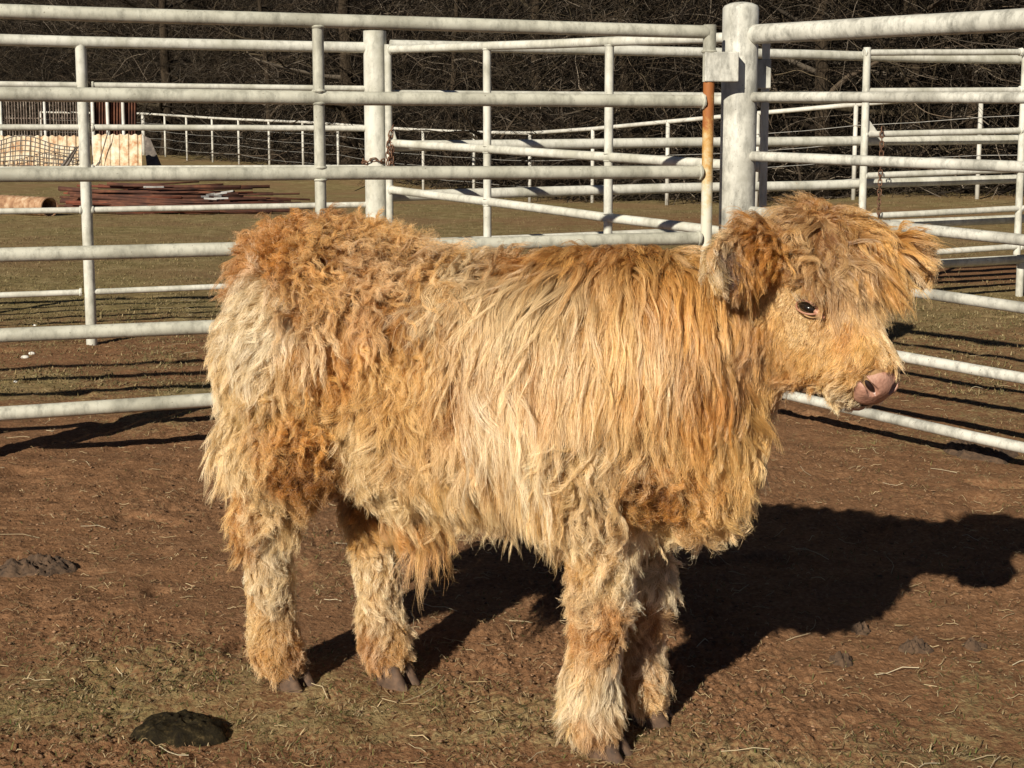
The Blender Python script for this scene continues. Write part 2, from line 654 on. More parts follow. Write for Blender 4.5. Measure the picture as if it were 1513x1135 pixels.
    # stile segment under each rail is one upright; weld bead at the crossing
zs = [GA.pt(stA, np.interp(stA, [x0, x1], [y0, y1]))[2] for ((x0, y0), (x1, y1)) in railsA]
for k in range(len(zs) - 1):
    pq = GA.pt(stA + 2, 300)
    mb = MB()
    za, zb = zs[k] - RA * 0.75, zs[k + 1] + RA * 0.75
    mb.tube([(pq[0], pq[1], za), (pq[0], pq[1], (za + zb) / 2), (pq[0], pq[1], zb)], 0.0195, 18)
    mb.bead((pq[0], pq[1], za - 0.003), (0, 0, 1), 0.0195, 0.0055)
    mb.bead((pq[0], pq[1], zb + 0.003), (0, 0, 1), 0.0195, 0.0055)
    o = mb.build("stile", M['gate'], gateA)
    smooth_by_angle(o, 50)
# hinge pole with the elbow at the top
hp = GA.pt(1046, 200)
zt = GA.pt(1046, 47.5)[2]
zplate = GA.pt(1046, 121)[2]
mb = MB()
mb.tube([(hp[0], hp[1], 0.12), (hp[0], hp[1], 0.6), (hp[0], hp[1], zplate + 0.01)], 0.0205, 20)
o = mb.build("hinge_pole", M['rustpole'], gateA)
o["label"] = "hinge pole rusting orange below its bracket"
smooth_by_angle(o, 50)
mb = MB()
mb.tube([(hp[0], hp[1], zplate), (hp[0], hp[1], zt - 0.01), (hp[0], hp[1], zt + 0.026)], 0.0235, 20)
mb.bead((hp[0], hp[1], zt - 0.07), (0, 0, 1), 0.023, 0.006)
o = mb.build("elbow", M['gate'], gateA)
smooth_by_angle(o, 50)
# latch end of the gate and the post it shuts on, both just left of the picture
qe = GA.pt(0, 300) - a_dir * 0.09
upright(qe[0], qe[1], zs[-1] - 0.03, zs[0] + 0.03, 0.0235, "end_stile", M['gate'], gateA)
lp = qe - a_dir * 0.125
latch_post = thing("latch_post", "thick white gatepost just beyond the left edge, casting the wide diagonal shadow on the soil", "post", (lp[0], lp[1], 0))
upright(lp[0], lp[1], -0.2, 1.75, 0.066, "pole", M['post'], latch_post, 32, 0.3)

# the next panel of the same fence, out of the picture on the left: its rails throw the thin shadows across the soil
side_panel = thing("pipe_fence", "white pipe fence beyond the left edge whose rails throw thin parallel shadows on the soil", "fence", (*(lp - a_dir * 1.2)[:2], 0))
for k, ((x0, y0), (x1, y1)) in enumerate(railsA):
    z_ = GA.pt(x0, y0)[2]
    q1 = np.array([lp[0], lp[1], z_]) - a_dir * 0.06
    pipe_run(q1 - a_dir * 2.6, q1, RA, "rail", M['gate'], side_panel, (False, True))
q_ = lp - a_dir * 2.7
upright(q_[0], q_[1], -0.2, zs[0] + 0.05, 0.03, "post", M['gate'], side_panel)

# brackets that hold the hinge pole
def bracket(x0, x1, y0, y1, d, thick, parent, name="hinge_bracket", depth_off=0.0):
    c = (at(x0, y0, d) + at(x1, y1, d)) / 2
    hx = abs(at(x1, y0, d)[0] - at(x0, y0, d)[0]) / 2
    hz = abs(at(x0, y0, d)[2] - at(x0, y1, d)[2]) / 2
    mb = MB()
    mb.box(c + np.array([0, depth_off, 0]), (hx, 0.0, 0), (0, thick / 2, 0), (0, 0, hz))
    return mb.build(name, M['post'], parent, smooth=False, bevel=0.004)


bracket(1040, 1090, 77, 121, 4.975, 0.05, corner)
bracket(1117, 1138, 88, 131, 5.16, 0.04, corner)
mb = MB()
cz = 0.26
mb.box((hp[0] + 0.05, 4.975, cz), (0.062, 0, 0), (0, 0.025, 0), (0, 0, 0.055))
mb.build("hinge_bracket", M['post'], corner, smooth=False, bevel=0.004)

# ---- right-hand panel G --------------------------------------------
GG = Line(1091, 5.08, 1513, 4.24)
panG = thing("pipe_fence", "nearest white pipe fence running from the corner post out of the picture on the right", "fence", (*GG.pt(1500, 300)[:2], 0))
g_dir = np.append((GG.p1 - GG.p0) / np.linalg.norm(GG.p1 - GG.p0), 0)
railsG = [((1110, 51), (1513, 29), 0.0355), ((1110, 143.5), (1513, 144.5), 0.0185), ((1110, 231), (1513, 247), 0.0185), ((1108, 312), (1513, 354.5), 0.0185),
          ((1108, 398), (1513, 455), 0.0185), ((1108, 487), (1513, 559), 0.0185), ((1108, 571), (1513, 662), 0.0185)]
for k, ((x0, y0), (x1, y1), r) in enumerate(railsG):
    q0, q1 = GG.pt(x0 - 8, y0 - (y1 - y0) * 8 / (x1 - x0)), GG.pt(x1, y1)
    q1 = q1 + (q1 - q0) * 0.75
    o = pipe_run(q0, q1, r, "rail", M['post'], panG, (True, False), 22)
    if k == 0:
        o["label"] = "thicker top rail"
e = GG.pt(1513, 300) + (GG.pt(1513, 300) - GG.pt(1110, 300)) * 0.76
upright(e[0], e[1], -0.2, 1.55, 0.05, "post", M['post'], panG, 24, 0.3)

# ---- fence B behind the near gate ----------------------------------
BB = Line(0, 6.72, 555, 7.28)
fenB = thing("pipe_fence", "white pipe fence with thin lower rails, seen through the near gate on the left", "fence", (*BB.pt(128, 300)[:2], 0))
b_dir = np.append((BB.p1 - BB.p0) / np.linalg.norm(BB.p1 - BB.p0), 0)
pb = BB.pt(128, 300)
ztop = BB.pt(128, 60)[2]
upright(pb[0], pb[1], -0.2, ztop - 0.012, 0.0275, "post", M['pipe'], fenB, 20)
for k, (y0, y1, r) in enumerate([(56.5, 70.5, 0.0285), (124.5, 131, 0.0150), (188, 190, 0.0155), (250, 248, 0.0155), (313, 302.5, 0.0155), (375, 359, 0.0155), (437, 415, 0.0155)]):
    q0, q1 = BB.pt(0, y0), BB.pt(543, y1)
    qm = BB.pt(128, np.interp(128, [0, 543], [y0, y1]))
    q0 = q0 - b_dir * 2.6
    if k == 0:
        pipe_run(q0, q1, r, "rail", M['pipe'], fenB, (False, True), label="thicker top rail")
    else:
        pipe_run(q0, qm - b_dir * 0.024, r, "rail", M['pipe'], fenB, (False, True), 12)
        pipe_run(qm + b_dir * 0.024, q1, r, "rail", M['pipe'], fenB, (True, True), 12)
pe = pb - b_dir * 2.1
upright(pe[0], pe[1], -0.2, ztop - 0.012, 0.0275, "post", M['pipe'], fenB, 20)

BP_D = 7.28
bp = at(555.5, 200, BP_D)
mid = thing("fence_post", "broad cream-white post left of centre with a rusty chain wrapped round it", "post", (bp[0], BP_D, 0))
upright(bp[0], BP_D, -0.2, at(555, 46, BP_D)[2], 0.061, "pole", M['pipe'], mid, 32, 0.0)

# ---- swinging gate C -------------------------------------------------
CC = Line(575, 7.22, 1128, 5.25)
gateC = thing("pipe_gate", "white pipe gate swung at an angle between the chained post and the corner post", "gate", (*CC.pt(900, 300)[:2], 0))
railsC = [((577, 73), (1126, 54)), ((577, 143), (1126, 149)), ((577, 211.5), (1126, 247)), ((577, 280.5), (1126, 350)), ((577, 350), (1126, 453)), ((577, 419), (1126, 556))]
for k, ((x0, y0), (x1, y1)) in enumerate(railsC):
    pipe_run(CC.pt(x0, y0), CC.pt(x1, y1), 0.0205, "rail", M['pipe'], gateC)
c_dir = np.append((CC.p1 - CC.p0) / np.linalg.norm(CC.p1 - CC.p0), 0)


def rail_z(line, rails, px):
    return [line.pt(px, np.interp(px, [a[0], b[0]], [a[1], b[1]]))[2] for (a, b) in rails]


for px in (720, 899):
    z = rail_z(CC, railsC, px)
    q = CC.pt(px, 250)
    for k in range(len(z) - 1):
        za, zb = z[k] - 0.016, z[k + 1] + 0.016
        mb = MB()
        mb.tube([(q[0], q[1], za), (q[0], q[1], (za + zb) / 2), (q[0], q[1], zb)], 0.0195, 16)
        mb.bead((q[0], q[1], za), (0, 0, 1), 0.0195, 0.004)
        mb.bead((q[0], q[1], zb), (0, 0, 1), 0.0195, 0.004)
        smooth_by_angle(mb.build("stile", M['pipe'], gateC), 50)
q = CC.pt(575.2, 250)
z = rail_z(CC, railsC, 577)
upright(q[0], q[1], z[-1] - 0.05, z[0] + 0.026, 0.0195, "end_stile", M['pipe'], gateC)
q = CC.pt(1128, 250)
z = rail_z(CC, railsC, 1126)
upright(q[0], q[1], z[-1] - 0.05, z[0] + 0.026, 0.0155, "end_stile", M['pipe'], gateC)
# gusset welded above the third rail, where the chain hooks on
def gusset(line, px, py, sx, sz, parent):
    c = line.pt(px, py)
    d = np.append((line.p1 - line.p0) / np.linalg.norm(line.p1 - line.p0), 0)
    n = np.cross(d, (0, 0, 1.))
    mb = MB()
    for s in (-0.003, 0.003):
        for (a, h) in ((0, 0), (sx, 0), (0, sz)):
            mb.v.append(tuple(c + d * a + np.array([0, 0, h]) + n * s))
    mb.f += [(0, 1, 2), (5, 4, 3), (0, 3, 4, 1), (1, 4, 5, 2), (2, 5, 3, 0)]
    return mb.build("gusset", M['pipe'], parent, smooth=False)


gusset(CC, 580, 206, 0.035, 0.07, gateC)

# ---- fence D ----------------------------------------------------------
DD = Line(576, 7.27, 1275, 8.40)
fenD = thing("pipe_fence", "long white pipe fence behind the corner post with slanting shadows across its rails", "fence", (*DD.pt(1277, 300)[:2], 0))
railsD = [((577, 67), (1500, 88)), ((577, 141), (1500, 147)), ((577, 216), (1500, 206)), ((577, 290), (1500, 265)), ((577, 362), (1500, 324)), ((577, 434), (1500, 383))]
for (a, b_) in railsD:
    q0, q1 = DD.pt(*a), DD.pt(*b_)
    q1 = q1 + (q1 - q0) * 0.25
    pipe_run(q0, q1, 0.0290, "rail", M['pipe'], fenD, (False, False))
for px, top in ((1508, 388), (1000, 420)):
    q = DD.pt(px, 390)
    upright(q[0], q[1], -0.2, DD.pt(px, top)[2], 0.024, "post", M['pipe'], fenD)
q = DD.pt(1660, 300)
upright(q[0], q[1], -0.2, 1.55, 0.03, "post", M['pipe'], fenD)

# ---- gate E standing open in front of it ---------------------------------
EE = Line(1277, 8.27, 1508, 8.70)
gateE = thing("pipe_gate", "white pipe gate on the far right with a rusty chain hanging down from it", "gate", (*EE.pt(1400, 300)[:2], 0))
railsE = [((1277, 78), (1508, 77)), ((1277, 135), (1508, 133.5)), ((1277, 199), (1508, 193)), ((1277, 260), (1508, 250.5)), ((1277, 320), (1508, 308)), ((1277, 380), (1508, 364))]
for (a, b_) in railsE:
    q0, q1 = EE.pt(*a), EE.pt(*b_)
    pipe_run(q0, q1, 0.0195, "rail", M['pipe'], gateE)
    q2 = q1 + (q1 - q0) * 0.7
    pipe_run(q1, q2, 0.0195, "rail", M['pipe'], gateE)
for px, t_, b_ in ((1276, 70, 392), (1508, 74, 376)):
    q = EE.pt(px, 250)
    upright(q[0], q[1], EE.pt(px, b_)[2], EE.pt(px, t_)[2], 0.0225, "stile", M['pipe'], gateE)
q = EE.pt(1508, 250) + (EE.pt(1508, 250) - EE.pt(1277, 250)) * 0.7
upright(q[0], q[1], 0.15, EE.pt(1508, 74)[2], 0.0225, "stile", M['pipe'], gateE)
gusset(EE, 1281, 195, 0.075, 0.085, gateE)
q = at(1508, 400, 9.05)
post_e = thing("support_post", "short stout white post under the end of the right-hand fences", "post", (q[0], q[1], 0))
upright(q[0], q[1], -0.2, at(1508, 390, 9.05)[2], 0.027, "pole", M['pipe'], post_e)


# ---- chains -------------------------------------------------------------------
def link_mesh(L, Wd, r):
    mb = MB()
    pts = []
    for k in range(14):
        a = 2 * math.pi * k / 14
        x, z = math.cos(a) * Wd, math.sin(a) * Wd
        z += (L / 2 - Wd) * (1 if z > 1e-6 else -1 if z < -1e-6 else 0)
        pts.append((x, 0, z))
    mb.tube(pts, r, 6, closed=True)
    o = mb.build("link", M['chain'], None, origin=(0, 0, 0))
    me = o.data
    bpy.data.objects.remove(o)
    return me


LINK = link_mesh(0.040, 0.0115, 0.0034)


def chain(pts, label, step=0.029):
    pts = [np.asarray(q, float) for q in pts]
    t = thing("chain", label, "chain", pts[0])
    seg = [np.linalg.norm(pts[k + 1] - pts[k]) for k in range(len(pts) - 1)]
    cum = np.concatenate([[0], np.cumsum(seg)])
    n = int(cum[-1] / step)
    for k in range(n + 1):
        s = k * step
        p = np.array([np.interp(s, cum, [q[i] for q in pts]) for i in range(3)])
        p2 = np.array([np.interp(min(s + 0.01, cum[-1]), cum, [q[i] for q in pts]) for i in range(3)])
        p1 = np.array([np.interp(max(s - 0.01, 0), cum, [q[i] for q in pts]) for i in range(3)])
        d = Vector(p2 - p1).normalized()
        o = bpy.data.objects.new("link", LINK)
        COL.objects.link(o)
        o.parent = t
        qz = d.to_track_quat('Z', 'Y')
        from mathutils import Quaternion
        o.rotation_mode = 'QUATERNION'
        o.rotation_quaternion = qz @ Quaternion((0, 0, 1), (math.pi / 2 if k % 2 else 0) + 0.5 + random.uniform(-0.3, 0.3))
        o.location = Vector(p) - t.location
    return t


dC = CC.depth(576) - 0.032
loop = []
for k in range(9):
    a = math.radians(-215 + k * 26)
    loop.append((bp[0] + 0.068 * math.cos(a), BP_D + 0.068 * math.sin(a), at(555, 240 - 0.6 * k, BP_D)[2] + 0.008 * math.sin(k * 1.7)))
chain([at(580, 190, dC), at(575.5, 205, dC - 0.01), at(573, 225, dC - 0.015), at(574, 243, dC - 0.012), at(577, 228, dC - 0.02), at(579, 214, dC - 0.02), at(580, 232, dC - 0.02), at(578, 256, dC - 0.015)],
      "rusty chain hanging doubled on the latch end of the angled gate")
chain(loop, "rusty chain wrapped round the broad cream-white post")
dE = EE.depth(1300) - 0.045
chain([at(1303, 192, dE), at(1303, 210, dE), at(1302, 240, dE), at(1299, 290, dE), at(1298, 322, dE)], "rusty chain hanging loose from the gate on the far right")

# ---- far pipe and wire fence -----------------------------------------------------
HP = [(60, 166, 50), (130, 167, 46.5), (211, 168, 43.2), (243, 170, 42), (275, 172, 41), (313, 174.5, 39.6), (352, 176.5, 38), (397, 178.5, 36.4), (447, 180.5, 34.6), (499, 184, 33), (558, 188.5, 31.2),
      (625, 192.5, 29.2), (700, 195.5, 27), (783, 197, 25), (876, 190.5, 23), (987, 180, 21.4), (1120, 167.5, 20.3), (1265, 154.5, 19.5), (1450, 139, 18.9), (1620, 124, 18.2)]
tops = [at(*q) for q in HP]
farf = thing("wire_fence", "distant fence of thin white posts, one top rail and wires before the wood", "fence", (tops[13][0], tops[13][1], float(height(tops[13][0], tops[13][1]))))
for k, q in enumerate(tops):
    gz = float(height(q[0], q[1]))
    mb = MB()
    mb.tube([(q[0], q[1], gz - 0.15), (q[0], q[1], q[2])], 0.032 if k != 2 else 0.06, 8)
    mb.build("post", M['far'], farf)
for k in range(len(tops) - 1):
    mb = MB()
    mb.tube([tops[k], tops[k + 1]], 0.034, 8, caps=False)
    mb.build("top_rail", M['far'], farf)
for wfr in (0.22, 0.42, 0.60, 0.78):
    mb = MB()
    pts = []
    for k, q in enumerate(tops):
        gz = float(height(q[0], q[1]))
        pts.append((q[0], q[1] - 0.04, gz + (q[2] - gz) * wfr))
        if k < len(tops) - 1:
            q2 = tops[k + 1]
            gz2 = float(height(q2[0], q2[1]))
            pts.append(((q[0] + q2[0]) / 2, (q[1] + q2[1]) / 2 - 0.04, (gz + gz2) / 2 + ((q[2] - gz) + (q2[2] - gz2)) / 2 * wfr - 0.012))
    mb.tube(pts, 0.0045, 4, caps=False)
    mb.build("wire", M['galv'], farf)
# ------------------------------------------------------------------ the bare winter wood
EDGE = [np.array([q[0], q[1]]) for q in tops]
EDGE = [EDGE[0] + (EDGE[0] - EDGE[2]) * 9.0] + EDGE + [EDGE[-1] + (EDGE[-1] - EDGE[-2]) * 6.0]
edge_len = np.concatenate([[0], np.cumsum([np.linalg.norm(EDGE[k + 1] - EDGE[k]) for k in range(len(EDGE) - 1)])])


def edge_point(s, t):
    """s metres along the wood's edge, t metres into the wood (behind the far fence)"""
    s = np.asarray(s, float)
    x = np.interp(s, edge_len, [q[0] for q in EDGE])
    y = np.interp(s, edge_len, [q[1] for q in EDGE])
    n = np.array([0.50, 0.866])
    return x + n[0] * t, y + n[1] * t


def edge_s_of_px(px, d):
    p = at(px, 200, d)[:2]
    k = min(range(len(EDGE) - 1), key=lambda i: min(np.linalg.norm(EDGE[i] + (EDGE[i + 1] - EDGE[i]) * u - p) for u in np.linspace(0, 1, 8)))
    a = EDGE[k + 1] - EDGE[k]
    return edge_len[k] + np.clip((p - EDGE[k]) @ a / (a @ a), 0, 1) * np.linalg.norm(a)


BARKS = np.array([(0.085, 0.064, 0.045), (0.055, 0.040, 0.027), (0.14, 0.115, 0.088), (0.07, 0.054, 0.034)])


def tree_meshes(seed, r0, H, low):
    """trunk mesh and crown mesh (limbs, branches and twigs) of one bare tree, standing at the origin"""
    rg = random.Random(seed)
    trunk, crown = MB(), MB()
    pts, rad = [], []
    x = y = 0.0
    lx, ly = rg.uniform(-0.06, 0.06), rg.uniform(-0.06, 0.06)
    n = 12
    for k in range(n + 1):
        t = k / n
        z = H * t - 0.25
        x += lx * H / n + rg.uniform(-0.05, 0.05)
        y += ly * H / n + rg.uniform(-0.05, 0.05)
        pts.append(np.array([x, y, z]))
        rad.append(r0 * (1 - 0.85 * t) * (1.0 + 0.75 * math.exp(-max(z, 0) / 0.22)))
    trunk.tube(pts, rad, 10)
    tip = []

    def branch(p, d, L, r, lev):
        m = 5 if lev < 2 else 4
        q = [p]
        dd = np.array(d)
        for k in range(m):
            dd = dd + np.array([rg.uniform(-1, 1), rg.uniform(-1, 1), rg.uniform(-0.9, 0.75)]) * (0.28 if lev < 2 else 0.42)
            dd /= np.linalg.norm(dd)
            q.append(q[-1] + dd * L / m)
        rr = [max(r * (1 - 0.8 * k / m), 0.0045) for k in range(m + 1)]
        b = BARKS[rg.randrange(4)] * (0.3 + 0.9 * rg.random() ** 2)
        crown.tube(q, rr, 6 if lev == 0 else 4 if lev == 1 else 3, caps=False, tint=tuple(b))
        if lev >= 3:
            return
        for c in range((6, 6, 5)[lev]):
            t = rg.uniform(0.2, 1.0)
            i = min(int(t * m), m - 1)
            pp = q[i] + (q[i + 1] - q[i]) * (t * m - i)
            u = np.array([rg.gauss(0, 1), rg.gauss(0, 1), rg.gauss(0.1, 0.7)])
            u /= np.linalg.norm(u)
            nd = dd * 0.55 + u * 0.8
            nd /= np.linalg.norm(nd)
            branch(pp, nd, L * rg.uniform(0.35, 0.62), rr[i] * 0.55, lev + 1)

    for c in range(15):
        t = low + (1 - low) * (c + rg.random()) / 15
        i = min(int(t * n), n - 1)
        p = pts[i] + (pts[i + 1] - pts[i]) * (t * n - i)
        a = rg.uniform(0, 2 * math.pi)
        d = np.array([math.cos(a), math.sin(a), rg.uniform(-0.05, 0.7)])
        branch(p, d / np.linalg.norm(d), H * rg.uniform(0.20, 0.36), max(rad[i] * 0.42, 0.03), 0)
    a = trunk.build("trunk", M['bark'], None, origin=(0, 0, 0))
    b = crown.build("crown", M['twig'], None, origin=(0, 0, 0))
    ma, mb_ = a.data, b.data
    bpy.data.objects.remove(a)
    bpy.data.objects.remove(b)
    return ma, mb_


VAR = [tree_meshes(11, 0.20, 9.5, 0.10), tree_meshes(12, 0.13, 8.0, 0.06), tree_meshes(13, 0.16, 9.0, 0.05), tree_meshes(14, 0.10, 7.0, 0.04)]
GROUP_T = "bare trees along the edge of the wood"
named = [  # px, distance into the wood, variant, scale, label
    (247, 42.5, 1.2, 0, 1.05, "bare tree with a flared trunk beside the rusted sheets, far left behind the wire fence"),
    (402, 37.0, 1.5, 1, 0.9, "slim leaning bare tree behind the wire fence, nearer of the two left-hand trunks"),
    (517, 33.0, 1.6, 0, 1.1, "stout bare tree just left of the broad cream-white post"),
    (655, 29.0, 2.0, 3, 1.0, "thin bare tree behind the angled gate, left of the gate's first stile"),
    (800, 26.0, 1.8, 2, 1.0, "bare tree behind the angled gate, between its two stiles"),
    (940, 23.0, 2.2, 3, 1.15, "bare tree seen just left of the rusty hinge pole"),
    (1215, 20.0, 1.8, 1, 1.1, "bare tree behind the calf's head, right of the corner post"),
    (1345, 19.6, 2.6, 0, 0.85, "bare tree with a pale hollow trunk behind the far right gate"),
    (1425, 19.2, 2.0, 2, 0.8, "bare tree nearest the right edge of the photograph"),
]


def put_tree(x, y, var, sc, rot, label, group):
    t = thing("bare_tree", label, "tree", (x, y, float(height(x, y)) - 0.05), group)
    t.rotation_euler = (0, 0, rot)
    t.scale = (sc, sc, sc)
    for nm, me in zip(("trunk", "crown"), VAR[var]):
        o = bpy.data.objects.new(nm, me)
        COL.objects.link(o)
        o.parent = t
    return t


for px, d, into, var, sc, label in named:
    s = edge_s_of_px(px, d)
    x, y = edge_point(s, 0)
    yy = float(y) + into
    xx = (px - 756.5) / FPX * (yy * math.cos(TILT) + 0.1)
    put_tree(xx, yy, var, sc, random.uniform(0, 6.28), label, GROUP_T)
rt = random.Random(5)
for k in range(58):   # trees standing deeper in the wood, one indistinct from another
    s = rt.uniform(edge_len[1] - 36, edge_len[-1])
    x, y = edge_point(s, rt.uniform(4.0, 12.0))
    put_tree(float(x), float(y), rt.randrange(4), rt.uniform(0.8, 1.25), rt.uniform(0, 6.28),
             "bare tree standing deep in the dark wood behind the front row of trunks", "bare trees deep inside the wood")


# tangle of saplings, vines and brushwood: nobody could count it
def curves_object(name, P, R, T, material):
    """P: (n, k, 3) points, R: (n, k) radii, T: (n, k, 3) colours"""
    n, k, _ = P.shape
    cu = bpy.data.hair_curves.new(name)
    cu.add_curves([k] * n)
    cu.attributes["position"].data.foreach_set("vector", P.astype(np.float32).ravel())
    ra = cu.attributes.get("radius") or cu.attributes.new("radius", 'FLOAT', 'POINT')
    ra.data.foreach_set("value", R.astype(np.float32).ravel())
    ta = cu.attributes.new("tint", 'FLOAT_COLOR', 'POINT')
    ta.data.foreach_set("color", np.concatenate([T, np.ones((n, k, 1))], -1).astype(np.float32).ravel())
    cu.materials.append(material)
    o = bpy.data.objects.new(name, cu)
    COL.objects.link(o)
    return o


def brush(n, tmin, tmax, Lmin, Lmax, rmax, up, zmax, seed, dark=1.0):
    g = np.random.default_rng(seed)
    s = g.uniform(edge_len[1] - 34, edge_len[-1], n)
    t = tmin + (tmax - tmin) * g.random(n) ** 1.3
    x, y = edge_point(s, t)
    z = height(x, y) + zmax * g.random(n) ** 1.5
    k = 7
    L = g.uniform(Lmin, Lmax, n)
    d = g.normal(size=(n, 3))
    d[:, 2] = d[:, 2] * 0.6 + up
    d /= np.linalg.norm(d, axis=1)[:, None]
    P = np.zeros((n, k, 3))
    P[:, 0] = np.stack([x, y, z], -1)
    for i in range(1, k):
        d = d + g.normal(size=(n, 3)) * 0.30
        d[:, 2] -= 0.10
        d /= np.linalg.norm(d, axis=1)[:, None]
        P[:, i] = P[:, i - 1] + d * (L / (k - 1))[:, None]
    R = (g.uniform(0.25, 1, n) ** 2 * rmax)[:, None] * np.linspace(1, 0.35, k)[None]
    R = np.maximum(R, 0.0022)
    c = BARKS[g.integers(0, 4, n)] * (0.08 + 1.7 * g.random(n) ** 3.4)[:, None] * dark
    T = np.repeat(c[:, None], k, 1)
    return P, R, T


parts_ = [brush(52000, 0.9, 9.0, 0.8, 2.6, 0.011, 0.35, 4.5, 1), brush(1500, 0.8, 9.0, 2.5, 5.0, 0.030, 0.9, 0.3, 2), brush(22000, 0.7, 7.0, 0.4, 1.3, 0.008, 0.5, 0.7, 3), brush(42000, 2.0, 10.0, 1.5, 3.5, 0.014, 0.2, 6.5, 4)]
o = curves_object("thicket", *[np.concatenate([q[i] for q in parts_]) for i in range(3)], M['twig'])
tag(o, "tangled brown undergrowth and twigs filling the bare wood behind the far fence", "thicket", kind="stuff")

# leaf-covered bank rising under and behind the wood
ss = np.linspace(0, edge_len[-1], 150)
tt = np.array([3.0, 5, 7, 9.5, 12, 15, 19, 24, 34])
SS, TT = np.meshgrid(ss, tt)
bx, by = edge_point(SS, TT)
bz = height(bx, by) + 0.02 + np.interp(TT, tt, [-0.3, 0.15, 0.4, 0.9, 2.4, 5.0, 9.0, 13.0, 20.0]) + 0.35 * noise2(bx, by, 0.5, 31) * sstep(4, 9, TT)
i = np.arange(len(tt) - 1)[:, None] * len(ss) + np.arange(len(ss) - 1)[None]
o = mesh_from_arrays("hill", np.stack([bx, by, bz], -1).reshape(-1, 3), np.stack([i, i + 1, i + 1 + len(ss), i + len(ss)], -1).reshape(-1, 4), M['litter'])
o["kind"] = "structure"
# ------------------------------------------------------------------ scrap heap on the left of the field
def gz(x, y):
    return float(height(x, y))


# corrugated culvert pipe with its dark end towards the pens
c0 = at(73, 294, 17.4)
ax = np.array([-0.80, 0.60, 0.0])
ax /= np.linalg.norm(ax)
mb = MB()
pts, rad = [], []
R0 = 0.120
n = 84
for k in range(n):
    pts.append(c0 + ax * 0.028 * k)
    rad.append(R0 + 0.008 * math.sin(k * math.pi / 2) + (0.006 if k == 0 else 0))
mb.tube(pts, rad, 28, caps=False)
inner = MB()
b0 = mb.n()
mb.tube([q for q in pts], [r - 0.008 for r in rad], 28, caps=False)
for f_i in range(len(mb.f)):
    if min(mb.f[f_i]) >= b0:
        mb.f[f_i] = mb.f[f_i][::-1]
for s in range(28):
    mb.f.append((s, (s + 1) % 28, b0 + (s + 1) % 28, b0 + s))
base_z = min(v[2] for v in mb.v)
dz = gz(c0[0], c0[1]) - base_z - 0.01
mb.v = [(v[0], v[1], v[2] + dz) for v in mb.v]
o = mb.build("culvert_pipe", M['rust_pipe'])
tag(o, "orange rusted corrugated pipe lying on the grass with its dark open end facing right", "pipe")

# heap of long bars
rg = random.Random(21)
BAR_L = "long rusted steel bar lying in the low heap on the field behind the left fence"
def pile(d):
    return 0.04 + 0.32 * min(1.0, max(0.0, (d - 17.6) / 1.2))


for k in range(110):
    px0 = rg.uniform(84, 210)
    px1 = px0 + rg.uniform(120, 270)
    if px1 > 462:
        px1 = 462
    d = rg.uniform(17.6, 19.4)
    lift = rg.random() ** 0.8 * pile(d) * (1.0 - 0.5 * abs((px0 + px1) / 2 - 240) / 200)
    a = at(px0, 300, d)
    b_ = at(px1, 300, d + rg.uniform(-0.35, 0.35))
    za, zb = gz(a[0], a[1]) + 0.02 + lift, gz(b_[0], b_[1]) + 0.02 + lift * rg.uniform(0.4, 1.1)
    r = rg.choice((0.014, 0.018, 0.026))
    mb = MB()
    m1 = (a + b_) / 2
    sag = 0.025 * rg.random() if lift > 0.08 else 0
    mb.tube([(a[0], a[1], za), (m1[0], m1[1], (za + zb) / 2 - sag), (b_[0], b_[1], zb)], r, 6)
    o = mb.build("steel_bar", M['rust_red'] if rg.random() < 0.45 and px0 < 150 else M['rust'])
    tag(o, BAR_L, "bar", "rusted bars heaped on the field")
for k in range(11):
    px = rg.uniform(296, 345) if k > 2 else rg.uniform(190, 235)
    d = rg.uniform(17.7, 18.5) if k > 2 else 18.7
    a, b_ = at(px, 280, d), at(px + rg.uniform(9, 22), 280, d + 0.1)
    z = gz(a[0], a[1]) + pile(d) * 0.85 + 0.035
    mb = MB()
    mb.box((a + b_) / 2 * np.array([1, 1, 0]) + np.array([0, 0, z]), (b_ - a) / 2 * np.array([1, 1, 0]) + np.array([0, 0, rg.uniform(-0.01, 0.012)]), (0, 0.012, 0), (0, 0, 0.011))
    o = mb.build("white_stake", M['white'], smooth=False)
    tag(o, "short white painted stake lying on top of the heap of rusted bars", "stake", "white stakes on the scrap heap")

# rusted panel of close-set upright bars with pale stakes
D1 = 33.0
tpan = thing("bar_panel", "tall rusted panel of close-set upright bars at the far left of the field", "panel", (*at(60, 240, D1)[:2], gz(*at(60, 240, D1)[:2])))
mb = MB()
for k in range(46):
    px = -60 + 4.3 * k + rg.uniform(-0.6, 0.6)
    a = at(px, 147 + rg.uniform(-3, 3), D1)
    zb = gz(a[0], a[1])
    mb.tube([(a[0], a[1], zb), a], 0.013, 5)
for yy in (150, 175, 202):
    mb.tube([at(-64, yy, D1 + 0.03), at(137, yy, D1 + 0.03)], 0.02, 5)
o = mb.build("bars", M['oldbars'], tpan)
o["kind"] = "stuff"
for px in (0, 65):
    a = at(px, 138, D1 - 0.05)
    upright(a[0], a[1], gz(a[0], a[1]) - 0.1, a[2], 0.035, "stake", M['white'], tpan, 8)
D2 = 32.6
tp2 = thing("sheet_panel", "brown rusted corrugated sheeting with white stakes standing right of the bar panel", "panel", (*at(170, 240, D2)[:2], gz(*at(170, 240, D2)[:2])))
mb = MB()
n = 60
for k in range(n):
    px = 138 + 64 * k / (n - 1)
    off = 0.03 * (1 if (k // 2) % 2 else -1)
    for yy in (148, 203):
        mb.v.append(tuple(at(px, yy, D2 + off)))
for k in range(n - 1):
    mb.f.append((2 * k, 2 * k + 1, 2 * k + 3, 2 * k + 2))
